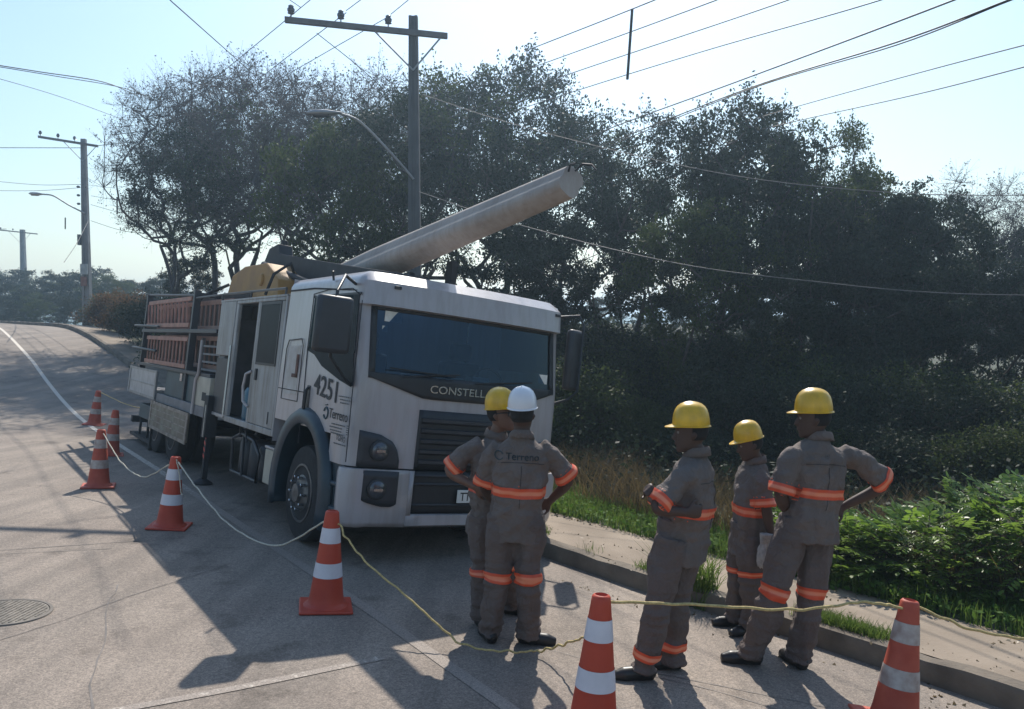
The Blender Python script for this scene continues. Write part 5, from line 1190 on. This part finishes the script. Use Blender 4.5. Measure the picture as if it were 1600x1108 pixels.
TREES = [
  ('bare1', -13.34, 31, 11.95, 0.75, 'leaning nearly leafless tree at the left end of the wood'),
  ('bare2', -11.53, 31, 12.24, 0.95, 'tall leafless tree behind the truck’s ladder rack'),
  ('bare1', -8.7, 29, 12.03, 0.95, 'leafless tree with the highest fine twigs, above the yellow crane'),
  ('thin1', -11.2, 28, 8.96, 0.85, 'thin leaved tree above the truck’s crew box'),
  ('thin2', -9.96, 30, 10.51, 0.9, 'thin leaved tree behind the yellow crane'),
  ('bare1', -5.76, 30, 12.02, 0.95, 'leafless tree with fine twigs between the pole’s lamp and the crossarm'),
  ('bare2', -10.88, 32, 12.69, 0.95, 'leafless tree between the two tallest leafless crowns left of the tall pole'),
  ('bare2', -6.7, 27, 10.81, 0.9, 'leafless tree just left of the tall pole, under the long crossarm'),
  ('dense3', -5.02, 22, 7.81, 0.72, 'dense olive green tree behind the pole’s lamp'),
  ('thin1', -3.68, 23, 8.91, 0.9, 'dark thin leaved tree directly behind the tall pole'),
  ('bare1', -3.36, 28, 11.14, 0.9, 'leafless tree whose twigs show behind the top of the tall pole'),
  ('thin1', -2.7, 25, 9.77, 0.9, 'thin leaved tree just behind the top half of the tall pole'),
  ('thin2', -1.44, 24, 9.7, 0.85, 'loose tree just right of the tall pole'),
  ('thin1', -0.3, 25, 10.74, 0.85, 'tallest loose crown right of the tall pole, above the carried concrete pole'),
  ('thin1', 0.88, 22, 8.61, 0.85, 'rounded dark tree above the tip of the carried concrete pole'),
  ('thin2', 2.59, 24, 8.06, 0.75, 'pale feathery tree in the dip between the two high parts of the wood'),
  ('thin1', 3.6, 20, 7.51, 0.8, 'flat topped tree at the left of the right-hand high part'),
  ('thin1', 4.99, 19.5, 7.86, 0.9, 'flat topped tall tree forming the right-hand peak of the wood'),
  ('dense1', 6.0, 19, 7.01, 0.75, 'dense dark tree just right of the right-hand peak'),
  ('thin2', 7.25, 18.5, 6.81, 0.75, 'light crowned tree rising above the rightmost worker’s helmet'),
  ('dense2', 8.44, 18.5, 5.72, 0.8, 'dense dark tree where the wood’s skyline steps down'),
  ('dense1', 9.22, 18, 5.13, 0.75, 'dense dark tree left of the pale leafless tree at the right'),
  ('bare2', 13.92, 24, 6.93, 0.95, 'pale leafless tree against the sky at the right'),
  ('bare1', 14.9, 23, 6.0, 0.9, 'pale leafless tree cut by the right edge of the view'),
  ('dense3', 3.7, 16.5, 4.74, 0.8, 'olive tree in front of the right-hand peak, lower crown'),
]
BACK = [
  ('dense1', -13.2, 33, 4.88, 0.89),
  ('dense2', -7.92, 30, 4.38, 0.93),
  ('dense2', 0.34, 21, 4.82, 0.91),
  ('dense1', 1.6, 20, 5.32, 0.94),
  ('dense2', 4.62, 16.5, 4.22, 0.94),
  ('dense2', 7.39, 21, 5.82, 0.86),
  ('dense2', 7.48, 17, 3.75, 0.85),
  ('dense2', 8.32, 16, 3.26, 0.98),
  ('dense1', 10.06, 17, 3.34, 0.89),
  ('dense2', 12.1, 18, 3.71, 0.89),
  ('dense1', 11.04, 15, 3.18, 1.0),
  ('dense2', 13.98, 23, 4.73, 0.92),
  ('dense2', 2.56, 40, 2.63, 0.98),
  ('dense1', 4.41, 38, 3.35, 0.92),
  ('dense2', 7.06, 42, 3.0, 0.95),
  ('dense1', 8.29, 37, 3.76, 0.87),
  ('dense2', 11.2, 40, 3.9, 0.95),
  ('dense2', 12.1, 36, 4.0, 0.98),
  ('dense1', 13.33, 34, 3.89, 0.93),
  ('dense2', 16.13, 36, 4.0, 0.96),
  ('dense2', 17.14, 34, 4.16, 0.95),
  ('dense1', 19.6, 35, 3.94, 0.86),
  ('dense2', 20.59, 33, 4.09, 0.96),
  ('dense1', 0.32, 40, 2.47, 0.94),
  ('dense2', -2.02, 42, 2.33, 0.9),
  ('dense1', 8.32, 20, 5.32, 0.85),
  ('dense2', 10.42, 21, 4.99, 0.98),
]
SHRUBS = [
  ('shrub1', -13.44, 30, 3.42, 0.97),
  ('shrub2', -10.8, 27, 3.17, 1.03),
  ('shrub1', -8.6, 25, 2.99, 1.07),
  ('shrub2', -6.91, 24, 3.14, 1.03),
  ('shrub1', -4.7, 21, 3.16, 1.08),
  ('shrub2', -3.2, 20, 2.95, 0.95),
  ('shrub1', -1.73, 18, 2.85, 1.05),
  ('shrub2', -0.54, 17, 2.67, 0.96),
  ('shrub1', 0.37, 15.5, 1.99, 1.08),
  ('shrub2', 1.16, 14.5, 1.64, 1.07),
  ('shrub1', 1.98, 15.5, 0.87, 0.87),
  ('shrub2', 2.35, 14, 0.87, 0.88),
  ('shrub1', 3.24, 15, 0.91, 0.9),
  ('shrub2', 3.7, 14, 0.98, 1.09),
  ('shrub1', 4.21, 13.5, 1.56, 0.96),
  ('shrub2', 5.04, 14, 1.65, 1.01),
  ('shrub1', 5.3, 13, 1.37, 0.93),
  ('shrub2', 6.16, 13.5, 1.56, 0.98),
  ('shrub1', 6.4, 12.5, 1.39, 0.95),
  ('shrub2', 7.56, 13.5, 1.56, 0.94),
  ('shrub1', 7.7, 12.5, 1.39, 1.0),
  ('shrub2', 8.06, 12, 1.51, 1.0),
  ('shrub1', 8.46, 11.5, 1.44, 1.08),
  ('shrub2', 4.61, 12, 0.64, 1.02),
  ('shrub1', 5.52, 11.5, 0.7, 1.08),
  ('shrub2', 6.34, 11, 0.75, 1.06),
  ('shrub1', 3.5, 12.5, 0.49, 1.1),
  ('shrub2', 7.08, 10.8, 0.78, 1.02),
  ('shrub1', -15.84, 33, 3.04, 0.89),
  ('shrub2', -18.29, 36, 3.37, 1.07),
  ('shrub1', 1.06, 22, 2.52, 1.09),
  ('shrub2', 1.6, 20, 2.47, 1.08),
  ('shrub1', 2.13, 19, 2.29, 0.99),
  ('shrub2', 2.74, 18.5, 2.14, 1.03),
  ('shrub1', 3.46, 18, 1.99, 0.9),
  ('shrub2', 4.2, 17.5, 2.13, 1.06),
  ('shrub1', 4.9, 17, 2.13, 0.99),
  ('shrub2', 5.68, 16.5, 2.25, 0.92),
  ('shrub1', 6.4, 16, 2.25, 0.87),
  ('shrub2', 2.81, 27, 2.42, 1.06),
  ('shrub1', 4.16, 26, 2.4, 1.1),
  ('shrub2', 1.79, 28, 2.44, 0.87),
  ('shrub1', 5.82, 26, 2.4, 1.05),
]
FAR = [
  ('dense1', -46.48, 70, 7.28, 1.25),
  ('dense2', -41.18, 66, 6.46, 1.25),
  ('dense3', -42.05, 72, 6.29, 1.25),
  ('dense1', -34.47, 62, 6.04, 1.25),
  ('dense2', -34.85, 66, 6.61, 1.25),
  ('dense3', -30.0, 60, 5.57, 1.25),
  ('dense1', -29.95, 64, 5.56, 1.25),
  ('dense2', -25.29, 58, 5.45, 1.25),
  ('dense3', -35.03, 58, 4.3, 1.25),
  ('dense1', -31.81, 56, 4.0, 1.25),
  ('dense2', -34.56, 54, 3.71, 1.25),
  ('dense3', -30.78, 52, 3.44, 1.25),
  ('dense1', -27.2, 50, 3.51, 1.25),
  ('dense2', -35.96, 58, 4.76, 1.25),
  ('dense3', -23.81, 48, 3.71, 1.25),
]

for i, (k, x, y, zt, wd, lab) in enumerate(TREES): plant(k, x, y, zt, lab, wide=wd)
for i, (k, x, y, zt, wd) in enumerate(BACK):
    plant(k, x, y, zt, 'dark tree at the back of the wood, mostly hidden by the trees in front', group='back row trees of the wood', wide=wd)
for i, (k, x, y, zt, wd) in enumerate(SHRUBS):
    plant(k, x, y, zt, 'dark shrub at the foot of the wood, merging with its neighbours', name='shrub', cat='shrub', group='shrubs at the foot of the wood', wide=wd)
for i, (k, x, y, zt, wd) in enumerate(FAR):
    plant(k, x, y, zt, 'hazy tree beyond the crest of the road at the left', group='hazy trees beyond the crest', wide=wd)
M_leafB = leafmat('brown_dry_leaf', (.10,.055,.025), (.17,.10,.05), .35, .7, .1)
PROTO['brush'] = gen_tree(51, 2.6, 1.4, 3, (10,6,4), (.4,1.0), 9000, .10, M_leafB, M_bark, .18, 6, low=.05)
for px, d, zt_, lab in ((172, 35.5, 3.6, 'brown dry brush beside the lamp pole on the left'), (205, 33, 3.4, 'brown dry brush between the lamp pole and the truck’s rear')):
    plant('brush', (px-800)/1250*d, d, zt_, lab, name='dry_brush', cat='brush', group='dry brush on the roadside bank', wide=1.1)
# ---- blades and weeds
def blades(name, pts, h, w, mat, lean=.35, rng=RNG):
    n = len(pts); a = rng.random(n)*2*PI; hh = h*(.45+.75*rng.random(n)); ln = lean*(rng.random(n)+.2)
    dx = np.cos(a)*ln*hh; dy = np.sin(a)*ln*hh; b = rng.random(n)*2*PI; wx = np.cos(b)*w/2; wy = np.sin(b)*w/2
    P = np.array(pts); V0 = P+np.stack([-wx,-wy,0*wx],1); V1 = P+np.stack([wx,wy,0*wx],1)
    M0 = P+np.stack([dx*.35-wx*.7, dy*.35-wy*.7, hh*.6],1); M1 = P+np.stack([dx*.35+wx*.7, dy*.35+wy*.7, hh*.6],1); T = P+np.stack([dx, dy, hh],1)
    vs = np.stack([V0,V1,M1,M0,T],1).reshape(-1,3); me = bpy.data.meshes.new(name); me.vertices.add(5*n); me.vertices.foreach_set('co', vs.astype(np.float32).ravel())
    base = np.arange(n)[:,None]*5; li = np.concatenate([base+np.array([0,1,2,3]), base+np.array([3,2,4])],1).ravel()
    me.loops.add(7*n); me.loops.foreach_set('vertex_index', li.astype(np.int32)); ls = np.stack([np.arange(n)*7, np.arange(n)*7+4],1).ravel(); lt = np.tile([4,3], n)
    me.polygons.add(2*n); me.polygons.foreach_set('loop_start', ls.astype(np.int32)); me.polygons.foreach_set('loop_total', lt.astype(np.int32)); me.materials.append(mat); me.update(calc_edges=True)
    o = bpy.data.objects.new(name, me); COL.objects.link(o); return o
M_grassG = leafmat('green_grass', (.07,.13,.02), (.16,.22,.05), .45)
M_grassD = leafmat('dry_grass', (.08,.060,.028), (.18,.128,.056), .38)
M_weed = leafmat('green_weed', (.06,.13,.018), (.13,.22,.04), .45, .7, .15)
def scatter(n, s0, s1, t0, t1, dens=None, seed=0):
    rd = random.Random(seed); out = []; tries = 0
    while len(out) < n and tries < n*12:
        tries += 1; s = rd.uniform(s0, s1); a = t0(s) if callable(t0) else t0; b = t1(s) if callable(t1) else t1; t = rd.uniform(a, b)
        if dens and rd.random() > dens(s, t): continue
        p = W(s, t, 0); out.append((p.x, p.y, gz(p.x, p.y)-.01))
    return out
clump_ = lambda s, t: sm(-.15, .35, mnoise.noise((s*.9, t*1.6, 3)))
tag(blades('green_grass', scatter(26000, -1, 15, lambda s: walk(s)-.05, lambda s: walk(s)+1.3, lambda s, t: .35+.65*clump_(s, t), 1), .20, .010, M_grassG), 'low green grass along the far edge of the pavement', 'grass', kind='stuff')
wp = np.array(scatter(14000, -1, 15, lambda s: walk(s)-.08, lambda s: walk(s)+1.0, lambda s, t: .3+.7*clump_(s, t), 2)); wp[:,2] += np.random.default_rng(3).random(len(wp))*.16
tag(leaf_mesh('weeds', wp, .055, .6, M_weed, flat=.8), 'bright green weeds beside the pavement', 'weeds', kind='stuff')
tag(blades('dry_grass', scatter(34000, -2, 34, lambda s: walk(s)+.7, lambda s: walk(s)+3.6, lambda s, t: clump_(s*1.1, t*.7), 4), .62, .010, M_grassD, .9), 'tall brown dry grass in front of the wood', 'grass', kind='stuff')
kp = scatter(5200, .5, 12, lambda s: kerb(s)+.10, lambda s: kerb(s)+.30, lambda s, t: sm(.05, .3, mnoise.noise((s*1.1, 8, 3))), 5)
tag(blades('kerb_grass', kp, .10, .007, M_grassG, .8), 'small grass tufts growing in the joint behind the kerb', 'grass', kind='stuff')
kp = scatter(500, 4.25, 4.75, lambda s: kerb(s)-.02, lambda s: kerb(s)+.18, None, 6)
o = blades('grass_tuft', kp, .34, .009, M_grassG, .8); tag(o, 'tall grass tuft at the kerb behind the folded arms worker', 'grass tuft')
fl = np.array(scatter(42000, -1, 40, lambda s: walk(s)+1.2, lambda s: walk(s)+6, None, 7)); fl[:,2] += np.random.default_rng(5).random(len(fl))**1.5*.9
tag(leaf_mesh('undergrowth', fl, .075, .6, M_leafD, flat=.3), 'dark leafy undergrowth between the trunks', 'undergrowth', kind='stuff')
dl = np.array(scatter(900, .5, 12, lambda s: kerb(s)-.5, lambda s: walk(s), lambda s, t: sm(-.1,.4,mnoise.noise((s*2,t*3,7))), 9)); dl[:,2] += .012
tag(leaf_mesh('fallen_leaves', dl, .035, .6, M_grassD, flat=2), 'dry fallen leaves and grit along the kerb', 'fallen leaves', kind='stuff')
# ---- leafy bush with compound leaves at the right
M_bushL = leafmat('glossy_green_leaf', (.10,.17,.03), (.20,.29,.05), .5, .42, .45)
M_bushY = leafmat('young_green_leaf', (.14,.24,.03), (.20,.30,.05), .5, .3, .6)
def bush(x, y, R_w, Hh, n, label, seed):
    rd = random.Random(seed); z0 = gz(x, y); e = empty('leafy_bush', (x, y, z0)); tag(e, label, 'bush')
    st_ = MB(); lf = {0: MB(), 1: MB()}
    stems = []
    for i in range(16):
        a = rd.uniform(0, 2*PI); r = R_w*rd.uniform(.2,.9); top = Vector((math.cos(a)*r, math.sin(a)*r*.8, Hh*rd.uniform(.6,.95)*(1-.28*(r/R_w)**2)))
        b = Vector((rd.gauss(0,.08), rd.gauss(0,.08), -.05)); pts = [b, b.lerp(top,.35)+Vector((rd.gauss(0,.06),rd.gauss(0,.06),.08)), b.lerp(top,.7)+Vector((rd.gauss(0,.06),rd.gauss(0,.06),.06)), top]
        st_.tube(pts, [.016,.012,.009,.005], 5, cap=False); stems.append(pts)
    for i in range(n):
        th = rd.uniform(0, 2*PI); u = rd.random()**.45; v = rd.uniform(.04, 1)
        rr = R_w*u*(math.sqrt(max(0, 1-(v-.35)**2/.46)) if v > .35 else .75+.25*v/.35)*(1+.45*mnoise.noise((math.cos(th)*1.6, math.sin(th)*1.6, v*2.5+seed)))
        p = Vector((math.cos(th)*rr, math.sin(th)*rr*.85, Hh*v*(1+.35*mnoise.noise((math.cos(th)*1.5, math.sin(th)*1.5, seed)))))
        out = Vector((math.cos(th), math.sin(th), .25+.9*(v-.3))); out = (out+Vector((rd.gauss(0,.35), rd.gauss(0,.35), rd.gauss(0,.3)))).normalized()
        young = 1 if (v > .82 and rd.random() < .5) else 0; L = rd.uniform(.16,.26); M_ = lf[young]
        side = out.cross(Vector((0,0,1))).normalized(); upn = side.cross(out).normalized(); npair = 4
        st_.tube([p, p+out*L*.55, p+out*L-Vector((0,0,L*.28))], [.003,.0025,.0015], 3, cap=False)
        for k in range(npair):
            f = .25+.7*k/npair; q = p+out*L*f-Vector((0,0,L*.28*f*f)); ll = .082*(1-.25*abs(f-.55))*rd.uniform(.85,1.15)
            for sd in (-1, 1):
                dd = (side*sd+out*.55-upn*.25+Vector((rd.gauss(0,.12),rd.gauss(0,.12),rd.gauss(0,.12)))).normalized(); wv = dd.cross(upn).normalized()*ll*.21
                M_.add([q, q+dd*ll*.35+wv, q+dd*ll*.75+wv*.8, q+dd*ll-upn*.008, q+dd*ll*.75-wv*.8, q+dd*ll*.35-wv], [(0,1,2,3,4,5)])
        q = p+out*L-Vector((0,0,L*.28)); dd = (out-upn*.3).normalized(); wv = side*.018; ll = .085
        M_.add([q, q+dd*ll*.35+wv, q+dd*ll*.75+wv*.8, q+dd*ll, q+dd*ll*.75-wv*.8, q+dd*ll*.35-wv], [(0,1,2,3,4,5)])
    st_.build('stems', M_bark, e, recalc=False); lf[0].build('foliage', M_bushL, e, recalc=False)
    if lf[1].v: lf[1].build('young_foliage', M_bushY, e, recalc=False)
bush(5.0, 7.45, 1.35, .98, 950, 'big glossy green bush beside the pavement at the right edge', 3)
bush(3.9, 7.4, .8, .66, 480, 'medium leafy bush joined to the left side of the big bush', 12)
bush(3.2, 7.75, .55, .50, 300, 'low green bush in front of the big bush, touching the pavement', 5)
bush(3.0, 8.3, .5, .55, 260, 'small green bush just behind the rightmost worker’s legs', 8)
# ---- haze
M_haze = bpy.data.materials.new('haze'); M_haze.use_nodes = True; n = M_haze.node_tree; n.nodes.clear()
pv = n.nodes.new('ShaderNodeVolumePrincipled'); pv.inputs['Color'].default_value = (.58,.80,1,1); pv.inputs['Density'].default_value = .0021; pv.inputs['Anisotropy'].default_value = .6
om = n.nodes.new('ShaderNodeOutputMaterial'); n.links.new(pv.outputs[0], om.inputs['Volume'])
hz = MB().box(-720, 720, -420, 1150, -40, 22).build('haze', M_haze); tag(hz, kind='stuff', label='pale blue haze in the air')
